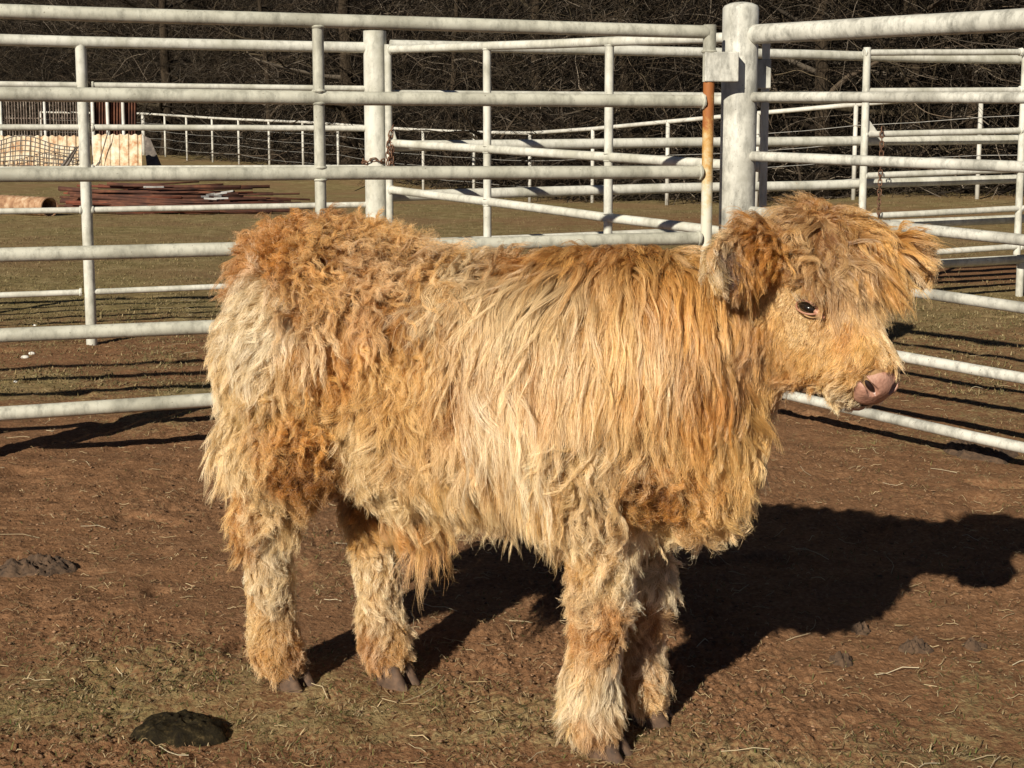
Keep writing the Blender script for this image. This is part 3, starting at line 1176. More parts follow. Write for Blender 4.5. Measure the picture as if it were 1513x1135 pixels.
o = mb.build("sheet", M['rust'], tp2, smooth=False)
sol = o.modifiers.new("thick", 'SOLIDIFY')
sol.thickness = 0.006
for px in (136, 158, 181):
    a = at(px, 140, D2 - 0.1)
    upright(a[0], a[1], gz(a[0], a[1]) - 0.1, a[2], 0.042, "stake", M['white'], tp2, 8)


def ribbed_sheet(x0, x1, y0, y1, d0, d1, name, label, lean):
    mb = MB()
    nn = int(abs(x1 - x0) / 2.2)
    for k in range(nn + 1):
        t = k / nn
        px = x0 + (x1 - x0) * t
        d = d0 + (d1 - d0) * t + (0.035 if (k % 6) in (0, 1) else 0)
        p = at(px, y0 + 1.2 * math.sin(k * 1.3), d)
        q = at(px, y1, d - lean)
        mb.v += [tuple(p), (q[0], q[1], gz(q[0], q[1]) - 0.02)]
    for k in range(nn):
        mb.f.append((2 * k, 2 * k + 1, 2 * k + 3, 2 * k + 2))
    o = mb.build(name, M['sheet'], smooth=False)
    sol = o.modifiers.new("thick", 'SOLIDIFY')
    sol.thickness = 0.01
    return tag(o, label, "metal sheet")


ribbed_sheet(137, 209, 199, 246, 31.4, 31.2, "metal_sheet", "white ribbed metal sheet with orange rust stains leaning below the brown sheeting", 0.35)
ribbed_sheet(-60, 131, 201, 246, 31.9, 31.7, "metal_sheet", "wide cream rust-spotted metal sheet at the far left behind a bent wire mesh", 0.35)

# bent welded mesh leaning on the sheet
mb = MB()
def mesh_pt(u, v):
    px = -55 + 172 * u
    ytop = 214 - 16 * math.exp(-((u - 0.52) / 0.22) ** 2) + 4 * u
    ybot = 246 - 2 * math.sin(u * 5)
    q = at(px + 8 * v, ytop + (ybot - ytop) * v, 31.0 - 0.35 * v)
    return q
for a in range(25):
    u = a / 24
    mb.tube([mesh_pt(u - 0.06 * v, v) for v in np.linspace(0, 1, 6)], 0.011, 4, caps=False)
for b_i in range(7):
    v = b_i / 6
    mb.tube([mesh_pt(u, v) for u in np.linspace(0, 1, 20)], 0.011, 4, caps=False)
tag(mb.build("wire_mesh", M['steel']), "bent sagging panel of welded wire mesh leaning on the cream metal sheet", "wire mesh")
# a couple of sharp dark offcuts in front of it
for k, (x0, y0, x1, y1) in enumerate(((75, 246, 113, 217), (84, 247, 116, 216))):
    mb = MB()
    p, q = at(x0, y0, 30.4), at(x1, y1, 30.6)
    p[2] = gz(p[0], p[1]) + 0.01
    mb.tube([p, (p + q) / 2 + np.array([0, 0, -0.03]), q], [0.05, 0.035, 0.012], 5)
    tag(mb.build("steel_offcut", M['steel']), "dark pointed steel offcut leaning against the cream metal sheet", "scrap", "steel offcuts by the mesh")
p, q = at(139, 246, 30.9), at(161, 190, 31.2)
mb = MB()
p[2] = gz(p[0], p[1])
mb.tube([p, q], 0.013, 5)
tag(mb.build("steel_rod", M['steel']), "thin dark rod leaning slantwise across the white rust-stained sheet", "rod")
# dark plate lying under the fence at the right end of the sheets
mb = MB()
p0_, p1_, p2_, p3_ = at(212, 200, 32.5), at(218, 246, 31.6), at(246, 246, 31.6), at(222, 205, 32.3)
for q in (p0_, p1_, p2_, p3_):
    mb.v.append(tuple(q))
mb.v[1] = (p1_[0], p1_[1], gz(p1_[0], p1_[1]))
mb.v[2] = (p2_[0], p2_[1], gz(p2_[0], p2_[1]))
mb.f.append((0, 1, 2, 3))
o = mb.build("steel_plate", M['steel'], smooth=False)
o.modifiers.new("thick", 'SOLIDIFY').thickness = 0.012
tag(o, "dark triangular steel plate propped at the right end of the white sheet", "plate")
# ------------------------------------------------------------------ grass, straw, dung
def blades(n, ymin, ymax, Lr, wr, seed, thresh, cols, lift, name, label, ypow=1.0):
    g = np.random.default_rng(seed)
    m = int(n * 3)
    y = ymin * (ymax / ymin) ** (g.random(m) ** ypow)
    x = g.uniform(-1, 1, m) * (0.42 * y + 0.6)
    cvr = cover_of(x, y)
    keep = g.random(m) < np.clip(cvr * thresh + 0.10, 0, 1)
    # tufts: drop where the tuft noise is low
    keep &= noise2(x, y, 7.0, 41) + 0.35 * g.normal(size=m) > -0.05
    x, y = x[keep][:n], y[keep][:n]
    n = len(x)
    z = ground_z(x, y)
    az = g.uniform(0, 2 * np.pi, n)
    el = np.clip(g.normal(lift, 0.35, n), 0.02, 1.4)
    L = g.uniform(Lr[0], Lr[1], n)
    W = g.uniform(wr[0], wr[1], n)
    d = np.stack([np.cos(az) * np.cos(el), np.sin(az) * np.cos(el), np.sin(el)], -1)
    side = np.stack([-np.sin(az), np.cos(az), np.zeros(n)], -1) * (W / 2)[:, None]
    p0 = np.stack([x, y, z + 0.001], -1)
    pm = p0 + d * (L * 0.55)[:, None]
    d2 = d.copy()
    d2[:, 2] -= g.uniform(0.0, 0.8, n)
    pt = pm + d2 * (L * 0.45)[:, None]
    pt[:, 2] = np.maximum(pt[:, 2], z + 0.001)
    V = np.stack([p0 - side, p0 + side, pm - side * 0.8, pm + side * 0.8, pt], 1).reshape(-1, 3)
    b = np.arange(n)[:, None] * 5
    F = np.concatenate([b + np.array([[0, 1, 3]]), b + np.array([[0, 3, 2]]), b + np.array([[2, 3, 4]])])
    c = np.array(cols)[g.integers(0, len(cols), n)] * g.uniform(0.6, 1.3, n)[:, None]
    o = mesh_from_arrays(name, V, F, M['blade'], np.repeat(c, 5, 0), smooth=False)
    return tag(o, label, "grass", kind="stuff")


OLIVE = [(0.18, 0.142, 0.060), (0.12, 0.115, 0.038), (0.08, 0.092, 0.026), (0.25, 0.19, 0.10), (0.36, 0.28, 0.16), (0.15, 0.10, 0.05)]
FIELD = [(0.25, 0.19, 0.09), (0.19, 0.15, 0.066), (0.12, 0.105, 0.042), (0.30, 0.235, 0.125)]
DRY = [(0.34, 0.25, 0.13), (0.46, 0.36, 0.21), (0.24, 0.165, 0.085), (0.16, 0.11, 0.055)]
blades(95000, 2.0, 9.0, (0.006, 0.020), (0.0011, 0.0026), 1, 1.1, OLIVE, 0.45, "grass", "short patchy olive and straw-coloured grass on the pen soil")
blades(150000, 5.5, 26.0, (0.010, 0.032), (0.003, 0.006), 2, 1.2, FIELD, 0.5, "grass", "short dry winter turf on the field behind the fences")

# loose straw, bits of stalk and dead leaf scraps
def straw(n, seed, Lr, rr, name, label, cols):
    g = np.random.default_rng(seed)
    y = 2.0 * (9.0 / 2.0) ** g.random(n)
    x = g.uniform(-1, 1, n) * (0.42 * y + 0.5)
    az = g.normal(0, 0.8, n) + np.where(g.random(n) < 0.3, np.pi / 2, 0)
    L = Lr[0] + (Lr[1] - Lr[0]) * g.random(n) ** 2.5
    k = 4
    P = np.zeros((n, k, 3))
    bend = g.normal(0, 0.16, n)
    px, py = x.copy(), y.copy()
    for i in range(k):
        P[:, i, 0], P[:, i, 1] = px, py
        P[:, i, 2] = ground_z(px, py) + 0.003 + 0.006 * g.random(n) * (1 if i in (0, k - 1) else 1.2)
        px = px + np.cos(az) * L / (k - 1)
        py = py + np.sin(az) * L / (k - 1)
        az = az + bend
    V = []
    seg = 3
    r = g.uniform(rr[0], rr[1], n)
    t = np.gradient(P, axis=1)
    t /= np.linalg.norm(t, axis=2)[..., None] + 1e-9
    s = np.cross(t, np.array([0, 0, 1.]))
    s /= np.linalg.norm(s, axis=2)[..., None] + 1e-9
    u = np.cross(s, t)
    ring = []
    for j in range(seg):
        a = 2 * np.pi * j / seg + np.pi / 2
        ring.append(P + (s * np.cos(a) + u * np.sin(a)) * r[:, None, None])
    V = np.stack(ring, 2).reshape(-1, 3)
    b = np.arange(n)[:, None, None, None] * k * seg
    i = np.arange(k - 1)[None, :, None, None] * seg
    j = np.arange(seg)[None, None, :, None]
    j2 = (j + 1) % seg
    F = (b + i + np.concatenate([j, j2, j2 + seg, j + seg], -1)).reshape(-1, 4)
    c = np.array(cols)[g.integers(0, len(cols), n)] * g.uniform(0.7, 1.2, n)[:, None]
    o = mesh_from_arrays(name, V, F, M['blade'], np.repeat(c, k * seg, 0))
    return tag(o, label, "straw", kind="stuff")


straw(8000, 3, (0.006, 0.040), (0.0004, 0.0010), "straw", "small bits of dead stalk scattered over the trodden soil", DRY)
straw(240, 4, (0.04, 0.14), (0.0006, 0.0011), "straw", "longer pale straws lying loose on the trodden soil", [(0.55, 0.45, 0.28), (0.45, 0.35, 0.2), (0.62, 0.53, 0.36)])

# crumbs of soil: joined, nobody could count them
def crumbs(n, seed):
    g = np.random.default_rng(seed)
    y = 2.0 * (6.5 / 2.0) ** g.random(n * 2)
    x = g.uniform(-1, 1, n * 2) * (0.42 * y + 0.4)
    k = noise2(x, y, 2.3, 5) + 0.4 * g.normal(size=n * 2) > 0.0
    x, y = x[k][:n], y[k][:n]
    n = len(x)
    z = ground_z(x, y)
    r = 0.0012 + 0.0050 * g.random(n) ** 6
    octa = np.array([(1, 0, 0), (0, 1, 0), (-1, 0, 0), (0, -1, 0), (0, 0, 1), (0, 0, -0.6)], float)
    tri = np.array([(0, 1, 4), (1, 2, 4), (2, 3, 4), (3, 0, 4), (1, 0, 5), (2, 1, 5), (3, 2, 5), (0, 3, 5)])
    J = octa[None] * g.uniform(0.6, 1.3, (n, 6, 1)) * r[:, None, None] * np.array([1.35, 1.1, 0.5])
    a = g.uniform(0, 6.28, n)
    ca, sa = np.cos(a)[:, None], np.sin(a)[:, None]
    V = np.stack([J[..., 0] * ca - J[..., 1] * sa + x[:, None], J[..., 0] * sa + J[..., 1] * ca + y[:, None], J[..., 2] + (z + r * 0.2)[:, None]], -1)
    F = (np.arange(n)[:, None, None] * 6 + tri[None]).reshape(-1, 3)
    c = np.array([(0.20, 0.114, 0.061), (0.12, 0.068, 0.037), (0.27, 0.16, 0.092)])[g.integers(0, 3, n)] * g.uniform(0.7, 1.2, n)[:, None]
    o = mesh_from_arrays("soil_crumbs", V.reshape(-1, 3), F, M['blade'], np.repeat(c, 6, 0), smooth=False)
    return tag(o, "loose crumbs of red-brown soil all over the pen floor", "soil", kind="stuff")


crumbs(42000, 8)


def lump(px, py, wpx, dpx, hgt, label, material, cat, name, seed, group=None, rough=0.25, flat=2.2):
    """a lumpy mound: wpx x dpx is its footprint in photograph pixels"""
    c = on_ground(px, py)
    w = wpx / FPX * c[1] / 2
    e = on_ground(px, py - dpx / 2)
    dd = max(e[1] - c[1], 0.01)
    nu, nv = 56, 20
    g = []
    V, F = [], []
    for j in range(nv + 1):
        t = j / nv
        for i in range(nu):
            a = 2 * math.pi * i / nu
            V.append((math.cos(a) * t * w, math.sin(a) * t * dd, 0))
    V = np.array(V)
    t = np.repeat(np.linspace(0, 1, nv + 1), nu)
    ang = np.tile(np.arange(nu) * 2 * np.pi / nu, nv + 1)
    edge = 1 + 0.26 * noise3(np.stack([np.cos(ang), np.sin(ang), np.full_like(ang, seed)], -1), 1.6, seed)
    V[:, :2] *= edge[:, None]
    prof = np.clip(1 - t ** flat, 0, 1) ** 0.55
    nz = noise3(V + seed, 45, seed) * rough + noise3(V + seed, 110, seed) * rough * 0.8 + noise3(V + seed, 240, seed) * rough * 0.5
    X, Y = V[:, 0] + c[0], V[:, 1] + c[1]
    Z = ground_z(X, Y) * 0 + height(X, Y) + hgt * prof * (1 + nz) - 0.004 * (t > 0.93) + 0.002
    Z += 0.6 * relief(X, Y) * 0.3
    for j in range(nv):
        for i in range(nu):
            F.append((j * nu + i, j * nu + (i + 1) % nu, (j + 1) * nu + (i + 1) % nu, (j + 1) * nu + i))
    o = mesh_from_arrays(name, np.stack([X, Y, Z], -1) - np.array([c[0], c[1], 0]), F, material)
    o.location = (c[0], c[1], 0)
    return tag(o, label, cat, group)


lump(265, 1085, 150, 42, 0.030, "large fresh green-black dung pat in the lower left foreground", M['dung'], "dung", "dung_pat", 3, rough=0.22)
lump(52, 843, 118, 26, 0.020, "flattened dark crumbling dung at the left edge", M['dry_dung'], "dung", "dung_pat", 5, rough=0.9)
lump(1452, 670, 96, 30, 0.030, "dark lumpy dung heap under the bottom rail of the right-hand fence", M['dry_dung'], "dung", "dung_pat", 6, rough=0.7)
lump(1352, 964, 54, 16, 0.016, "small dark crusted dung in the right foreground", M['dry_dung'], "dung", "dung_pat", 7, rough=0.8)
lump(1272, 937, 30, 14, 0.014, "little round dung clod left of the crusted one in the right foreground", M['dry_dung'], "dung", "dung_pat", 8, rough=0.8)
lump(1438, 957, 40, 12, 0.010, "thin dark dung crust nearest the right edge", M['dry_dung'], "dung", "dung_pat", 9, rough=0.9)
lump(1243, 980, 36, 16, 0.014, "brown earthy clod lowest on the right of the calf", M['dry_dung'], "dung", "dung_pat", 10, rough=0.8)


def pebble(px, py, size, label, seed):
    c = on_ground(px, py)
    r = random.Random(seed)
    mb = MB()
    rad = size / FPX * c[1] / 2
    n, m_ = 12, 7
    for j in range(m_ + 1):
        b_ = -math.pi / 2 + math.pi * j / m_
        for i in range(n):
            a = 2 * math.pi * i / n
            q = 1 + 0.18 * math.sin(2 * a + seed) + 0.1 * r.uniform(-1, 1) * (0 < j < m_)
            mb.v.append((c[0] + rad * math.cos(b_) * math.cos(a) * q, c[1] + rad * 0.8 * math.cos(b_) * math.sin(a) * q, height(c[0], c[1]) + rad * 0.35 + rad * 0.6 * math.sin(b_)))
    for j in range(m_):
        for i in range(n):
            mb.f.append((j * n + i, j * n + (i + 1) % n, (j + 1) * n + (i + 1) % n, (j + 1) * n + i))
    tag(mb.build("stone", M['stone']), label, "stone")


pebble(37, 530, 11, "white pebble left of a second one beside the dark hole in the left turf", 1)
pebble(47, 524, 9, "white pebble just right of its neighbour in the left turf", 2)
pebble(22, 568, 12, "single white pebble near the left edge above the bottom gate rail", 3)
pebble(52, 483, 8, "small white pebble highest in the left turf, near the thin fence post", 4)
# ------------------------------------------------------------------ the calf
CALF_O = np.array([-0.06688, 2.47024, 0.0])
CALF_A = math.radians(-23.62)
ca, sa = math.cos(CALF_A), math.sin(CALF_A)
R_L2W = np.array([[ca, -sa, 0], [sa, ca, 0], [0, 0, 1.0]])   # calf-local (x forward, y its left, z up) to world
calf = thing("calf", "shaggy blond highland calf standing side-on in the pen, head turned towards the right", "calf", CALF_O)
calf.rotation_euler = (0, 0, CALF_A)


def w2l(p):
    return (np.asarray(p) - CALF_O) @ R_L2W


def dir_w2l(d):
    return np.asarray(d) @ R_L2W


def px_local(px, py, yl):
    """the point of the calf's lengthwise plane y = yl seen at (px, py)"""
    c = w2l(np.array([0, 0, CAM_H]))
    d = dir_w2l(ray(px, py))
    return c + d * (yl - c[1]) / d[1]


# head frame: f runs down the face from poll to nose, l to the head's left, u out of the forehead
H_P = px_local(1228, 326, -0.005)
H_N = px_local(1322, 570, -0.100)
h_f = (H_N - H_P) / np.linalg.norm(H_N - H_P)
HL = np.linalg.norm(H_N - H_P)
h_l = np.cross((0, 0, 1.0), h_f)
h_l /= np.linalg.norm(h_l)
h_u = np.cross(h_f, h_l)


def hp(f, l, u):
    """head coordinates in metres (f measured as a share of the face length)"""
    return H_P + h_f * f * HL + h_l * l + h_u * u


# ---- body as one signed distance field on a grid --------------------------------
CELL = 0.0085
G0 = np.array([-0.72, -0.36, -0.03])
GN = np.array([int(1.66 / CELL), int(0.68 / CELL), int(1.08 / CELL)])
SDF = np.full(GN, 1.0, np.float32)
GX = [(G0[k] + CELL * np.arange(GN[k])).astype(np.float32) for k in range(3)]


def _sub(lo, hi):
    i0 = np.clip(np.floor((np.asarray(lo) - G0) / CELL).astype(int), 0, GN - 1)
    i1 = np.clip(np.ceil((np.asarray(hi) - G0) / CELL).astype(int) + 1, 1, GN)
    sl = tuple(slice(a, b_) for a, b_ in zip(i0, i1))
    P = np.stack(np.meshgrid(*[GX[k][sl[k]] for k in range(3)], indexing='ij'), -1)
    return sl, P


def _blend(sl, d, k):
    a = SDF[sl]
    h = np.clip(0.5 + 0.5 * (d - a) / k, 0, 1)
    SDF[sl] = d * (1 - h) + a * h - k * h * (1 - h)


def ell(c, r, k=0.035, axes=None, cut=False):
    c, r = np.asarray(c, np.float32), np.asarray(r, np.float32)
    m = r.max() + 0.09
    sl, P = _sub(c - m, c + m)
    q = P - c
    if axes is not None:
        q = q @ np.stack(axes, 1).astype(np.float32)
    k0 = np.linalg.norm(q / r, axis=-1)
    k1 = np.linalg.norm(q / (r * r), axis=-1) + 1e-6
    d = k0 * (k0 - 1) / k1
    if cut:
        a = SDF[sl]
        h = np.clip(0.5 - 0.5 * (a + d) / k, 0, 1)
        SDF[sl] = a * (1 - h) - d * h + k * h * (1 - h)
    else:
        _blend(sl, d, k)


def cone(a, b_, ra, rb, k=0.03):
    a, b_ = np.asarray(a, np.float32), np.asarray(b_, np.float32)
    m = max(ra, rb) + 0.08
    sl, P = _sub(np.minimum(a, b_) - m, np.maximum(a, b_) + m)
    ab = b_ - a
    t = np.clip(((P - a) @ ab) / (ab @ ab), 0, 1)
    d = np.linalg.norm(P - a - t[..., None] * ab, axis=-1) - (ra + (rb - ra) * t)
    _blend(sl, d, k)


# trunk
ell((-0.02, 0, 0.635), (0.42, 0.190, 0.205), 0.04)
ell((-0.282, 0, 0.720), (0.185, 0.165, 0.185), 0.06)
ell((-0.346, 0, 0.715), (0.085, 0.125, 0.150), 0.05)
ell((-0.405, 0, 0.828), (0.080, 0.090, 0.062), 0.05)
ell((0.26, 0, 0.645), (0.24, 0.172, 0.225), 0.06)
ell((0.24, 0, 0.770), (0.22, 0.105, 0.095), 0.06)
ell((0.405, 0, 0.575), (0.12, 0.115, 0.150), 0.06)
ell((0.43, 0, 0.480), (0.085, 0.075, 0.070), 0.05)
ell((-0.16, 0, 0.49), (0.15, 0.13, 0.07), 0.06)
ell((-0.11, -0.01, 0.395), (0.05, 0.035, 0.05), 0.05)
# neck
cone((0.36, 0, 0.725), tuple(hp(0.34, 0, -0.130)), 0.132, 0.080, 0.06)
cone((0.40, 0, 0.62), tuple(hp(0.36, 0, -0.16)), 0.10, 0.045, 0.05)
# head
HA = (h_f, h_l, h_u)
ell(hp(0.26, 0.006, -0.066), (0.105, 0.086, 0.082), 0.03, HA)
ell(hp(0.08, 0.008, -0.062), (0.070, 0.080, 0.066), 0.03, HA)
cone(hp(0.36, 0, -0.075), hp(0.82, 0, -0.050), 0.074, 0.046, 0.03)
ell(hp(0.82, 0, -0.050), (0.036, 0.050, 0.044), 0.02, HA)
cone(hp(0.42, 0, -0.125), hp(0.84, 0, -0.088), 0.055, 0.032, 0.035)
cone(hp(0.78, 0, -0.094), hp(0.90, 0, -0.104), 0.026, 0.020, 0.02)
for s in (-1, 1):
    ell(hp(0.86, 0.026 * s, -0.062), (0.034, 0.026, 0.030), 0.02, HA)
    ell(hp(0.38, 0.052 * s, -0.105), (0.075, 0.032, 0.055), 0.03, HA)
    ell(hp(0.50, 0.050 * s, -0.118), (0.080, 0.036, 0.056), 0.03, HA)
    ell(hp(0.37, 0.066 * s, -0.026), (0.034, 0.020, 0.020), 0.02, HA)
    ell(hp(0.46, 0.086 * s, -0.042), (0.024, 0.018, 0.018), 0.010, HA, cut=True)
# ears
EAR = {}
for s in (-1, 1):
    if s < 0:
        base, tip = px_local(1122, 352, -0.085), px_local(1058, 398, -0.175)
    else:
        base, tip = px_local(1322, 378, 0.075), px_local(1370, 390, 0.105)
    EL = np.linalg.norm(tip - base)
    out = (tip - base) / EL
    fwd = h_u * 0.75 + h_f * 0.25 + np.array([0.1, -0.15, 0])
    fwd = fwd - out * (fwd @ out)
    fwd /= np.linalg.norm(fwd)
    wid = np.cross(out, fwd)
    cone(hp(0.20, 0.060 * s, -0.075), base + out * 0.03, 0.024, 0.024, 0.02)
    cone(base, base + out * 0.04, 0.023, 0.024, 0.015)
    ell(base + out * EL * 0.62, (EL * 0.56, 0.043, 0.013), 0.012, (out, wid, fwd))
    ell(base + out * EL * 0.62 + fwd * 0.019, (EL * 0.42, 0.031, 0.014), 0.008, (out, wid, fwd), cut=True)
    EAR[s] = (base, out, wid, fwd)
# fore legs
for s, hx, hy in ((-1, 0.268, -0.076), (1, 0.304, 0.076)):
    ell((0.27, 0.115 * s, 0.60), (0.105, 0.065, 0.14), 0.05)
    cone((0.265, 0.115 * s, 0.54), (0.285, 0.088 * s, 0.385), 0.074, 0.052, 0.04)
    cone((0.285, 0.088 * s, 0.385), (hx + 0.008, hy, 0.275), 0.050, 0.044, 0.03)
    cone((hx + 0.008, hy, 0.275), (hx - 0.012, hy, 0.12), 0.042, 0.033, 0.025)
    cone((hx - 0.012, hy, 0.12), (hx - 0.008, hy, 0.085), 0.036, 0.040, 0.02)
    cone((hx - 0.008, hy, 0.085), (hx + 0.006, hy, 0.045), 0.038, 0.036, 0.02)
# hind legs
NH = [(-0.345, -0.105, 0.66), (-0.315, -0.115, 0.52), (-0.412, -0.085, 0.345), (-0.418, -0.060, 0.115), (-0.400, -0.052, 0.045)]
FH = [(-0.38, 0.105, 0.66), (-0.235, 0.115, 0.50), (-0.275, 0.085, 0.335), (-0.240, 0.060, 0.115), (-0.222, 0.052, 0.045)]
for J, s in ((NH, -1), (FH, 1)):
    ell((J[0][0], J[0][1], J[0][2]), (0.135, 0.075, 0.165), 0.05)
    cone(J[0], J[1], 0.115, 0.085, 0.05)
    cone(J[1], J[2], 0.082, 0.046, 0.045)
    cone(J[2], J[3], 0.044, 0.034, 0.025)
    cone(J[2] + np.array([-0.016, 0, 0.012]), J[2] + np.array([0.0, 0, -0.03]), 0.034, 0.036, 0.02)
    cone(J[3], (J[3][0] + 0.004, J[3][1], J[3][2] - 0.03), 0.037, 0.041, 0.02)
    cone((J[3][0] + 0.004, J[3][1], J[3][2] - 0.03), J[4], 0.040, 0.037, 0.02)
# tail
cone((-0.450, -0.01, 0.84), (-0.475, -0.035, 0.74), 0.026, 0.020, 0.025)
cone((-0.475, -0.035, 0.74), (-0.488, -0.055, 0.50), 0.020, 0.015, 0.015)
cone((-0.488, -0.055, 0.50), (-0.500, -0.060, 0.40), 0.015, 0.012, 0.015)


def surface_nets(D):
    """one closed quad mesh on the zero level of the grid D"""
    neg = D < 0
    nx, ny, nz = D.shape
    c = np.zeros((nx - 1, ny - 1, nz - 1), np.int8)
    for dx in (0, 1):
        for dy in (0, 1):
            for dz in (0, 1):
                c += neg[dx:nx - 1 + dx, dy:ny - 1 + dy, dz:nz - 1 + dz]
    act = (c > 0) & (c < 8)
    idx = -np.ones(c.shape, np.int64)
    ii = np.argwhere(act)
    idx[act] = np.arange(len(ii))
    acc = np.zeros((len(ii), 3))
    cnt = np.zeros(len(ii))
    corners = [np.array(q) for q in ((0, 0, 0), (1, 0, 0), (0, 1, 0), (1, 1, 0), (0, 0, 1), (1, 0, 1), (0, 1, 1), (1, 1, 1))]
    for a in range(8):
        for b_ in range(a + 1, 8):
            if np.abs(corners[a] - corners[b_]).sum() != 1:
                continue
            pa, pb = ii + corners[a], ii + corners[b_]
            va, vb = D[tuple(pa.T)], D[tuple(pb.T)]
            cr = (va < 0) != (vb < 0)
            t = np.where(cr, va / (va - vb + 1e-12), 0)
            acc[cr] += (corners[a] + t[:, None] * (corners[b_] - corners[a]))[cr]
            cnt += cr
    V = ii + acc / cnt[:, None]
    F = []
    for ax_ in range(3):
        u, v = (ax_ + 1) % 3, (ax_ + 2) % 3
        a = np.take(neg, range(D.shape[ax_] - 1), ax_)
        b_ = np.take(neg, range(1, D.shape[ax_]), ax_)
        for flip, msk in ((False, a & ~b_), (True, ~a & b_)):
            e = np.argwhere(msk)
            e = e[(e[:, u] > 0) & (e[:, v] > 0)]
            q = []
            for du, dv in ((0, 0), (1, 0), (1, 1), (0, 1)):
                k = e.copy()
                k[:, u] -= du
                k[:, v] -= dv
                q.append(idx[tuple(k.T)])
            q = np.stack(q, 1)
            F.append(q if not flip else q[:, ::-1])
    return V, np.concatenate(F)


BV, BF = surface_nets(SDF)
BV = G0 + BV * CELL
skin_m, nt, b = mat("calf hide")
n = noise_node(nt, 30, 4, 0.6, geo_pos(nt))
nt.links.new(ramp(nt, n.outputs[0], [(0.3, (0.32, 0.18, 0.075)), (0.7, (0.46, 0.28, 0.13))]).outputs[0], b.inputs["Base Color"])
b.inputs["Roughness"].default_value = 0.9
body = mesh_from_arrays("body", BV, BF, skin_m)
body.parent = calf


def sdf_at(p):
    q = (p - G0) / CELL
    q = np.clip(q, 0.001, GN - 1.001)
    i = q.astype(np.int64)
    f = (q - i).astype(np.float32)
    out = 0
    for dx in (0, 1):
        wx = f[..., 0] if dx else 1 - f[..., 0]
        for dy in (0, 1):
            wy = f[..., 1] if dy else 1 - f[..., 1]
            for dz in (0, 1):
                wz = f[..., 2] if dz else 1 - f[..., 2]
                out = out + SDF[i[..., 0] + dx, i[..., 1] + dy, i[..., 2] + dz] * (wx * wy * wz)
    return out


def grad_at(p, e=0.006):
    g = np.stack([sdf_at(p + np.eye(3)[k] * e) - sdf_at(p - np.eye(3)[k] * e) for k in range(3)], -1)
    return g / (np.linalg.norm(g, axis=-1)[..., None] + 1e-9)


# ---- eyes, nose, mouth, hooves ------------------------------------------------------
def uv_ball(c, r, axes, name, material, parent, nu=24, nv=16):
    V, F = [], []
    for j in range(nv + 1):
        b_ = -math.pi / 2 + math.pi * j / nv
        for i in range(nu):
            a = 2 * math.pi * i / nu
            V.append(np.asarray(c) + axes[0] * r[0] * math.cos(b_) * math.cos(a) + axes[1] * r[1] * math.cos(b_) * math.sin(a) + axes[2] * r[2] * math.sin(b_))
    for j in range(nv):
        for i in range(nu):
            F.append((j * nu + i, j * nu + (i + 1) % nu, (j + 1) * nu + (i + 1) % nu, (j + 1) * nu + i))
    o = mesh_from_arrays(name, np.array(V), F, material)
    o.parent = parent
    return o


m, nt, b = mat("dark wet eye")
b.inputs["Base Color"].default_value = (0.012, 0.008, 0.006, 1)
b.inputs["Roughness"].default_value = 0.12
M['eye'] = m
m, nt, b = mat("pink eyelid skin")
n = noise_node(nt, 90, 4, 0.6, geo_pos(nt))
nt.links.new(ramp(nt, n.outputs[0], [(0.3, (0.26, 0.10, 0.06)), (0.7, (0.45, 0.24, 0.15))]).outputs[0], b.inputs["Base Color"])
b.inputs["Roughness"].default_value = 0.5
M['lid'] = m
m, nt, b = mat("pink wet nose")
p = geo_pos(nt)
n = noise_node(nt, 38, 5, 0.6, p)
vo = node(nt, "ShaderNodeTexVoronoi")
vo.inputs["Scale"].default_value = 260
nt.links.new(p, vo.inputs["Vector"])
c = ramp(nt, n.outputs[0], [(0.25, (0.22, 0.100, 0.066)), (0.55, (0.42, 0.225, 0.158)), (0.8, (0.52, 0.32, 0.235))]).outputs[0]
nt.links.new(c, b.inputs["Base Color"])
nt.links.new(ramp(nt, n.outputs[0], [(0.3, (0.30, 0.30, 0.30)), (0.7, (0.65, 0.65, 0.65))]).outputs[0], b.inputs["Roughness"])
bump(nt, b, vo.outputs["Distance"], 0.35, 0.002)
M['nose'] = m
m, nt, b = mat("hoof horn")
n = noise_node(nt, 60, 4, 0.6, geo_pos(nt))
nt.links.new(ramp(nt, n.outputs[0], [(0.3, (0.045, 0.026, 0.016)), (0.7, (0.14, 0.080, 0.045))]).outputs[0], b.inputs["Base Color"])
b.inputs["Roughness"].default_value = 0.75
bump(nt, b, n.outputs[0], 0.3, 0.003)
M['hoof'] = m
m, nt, b = mat("nostril and mouth shade")
b.inputs["Base Color"].default_value = (0.02, 0.009, 0.007, 1)
b.inputs["Roughness"].default_value = 0.4
M['nostril'] = m

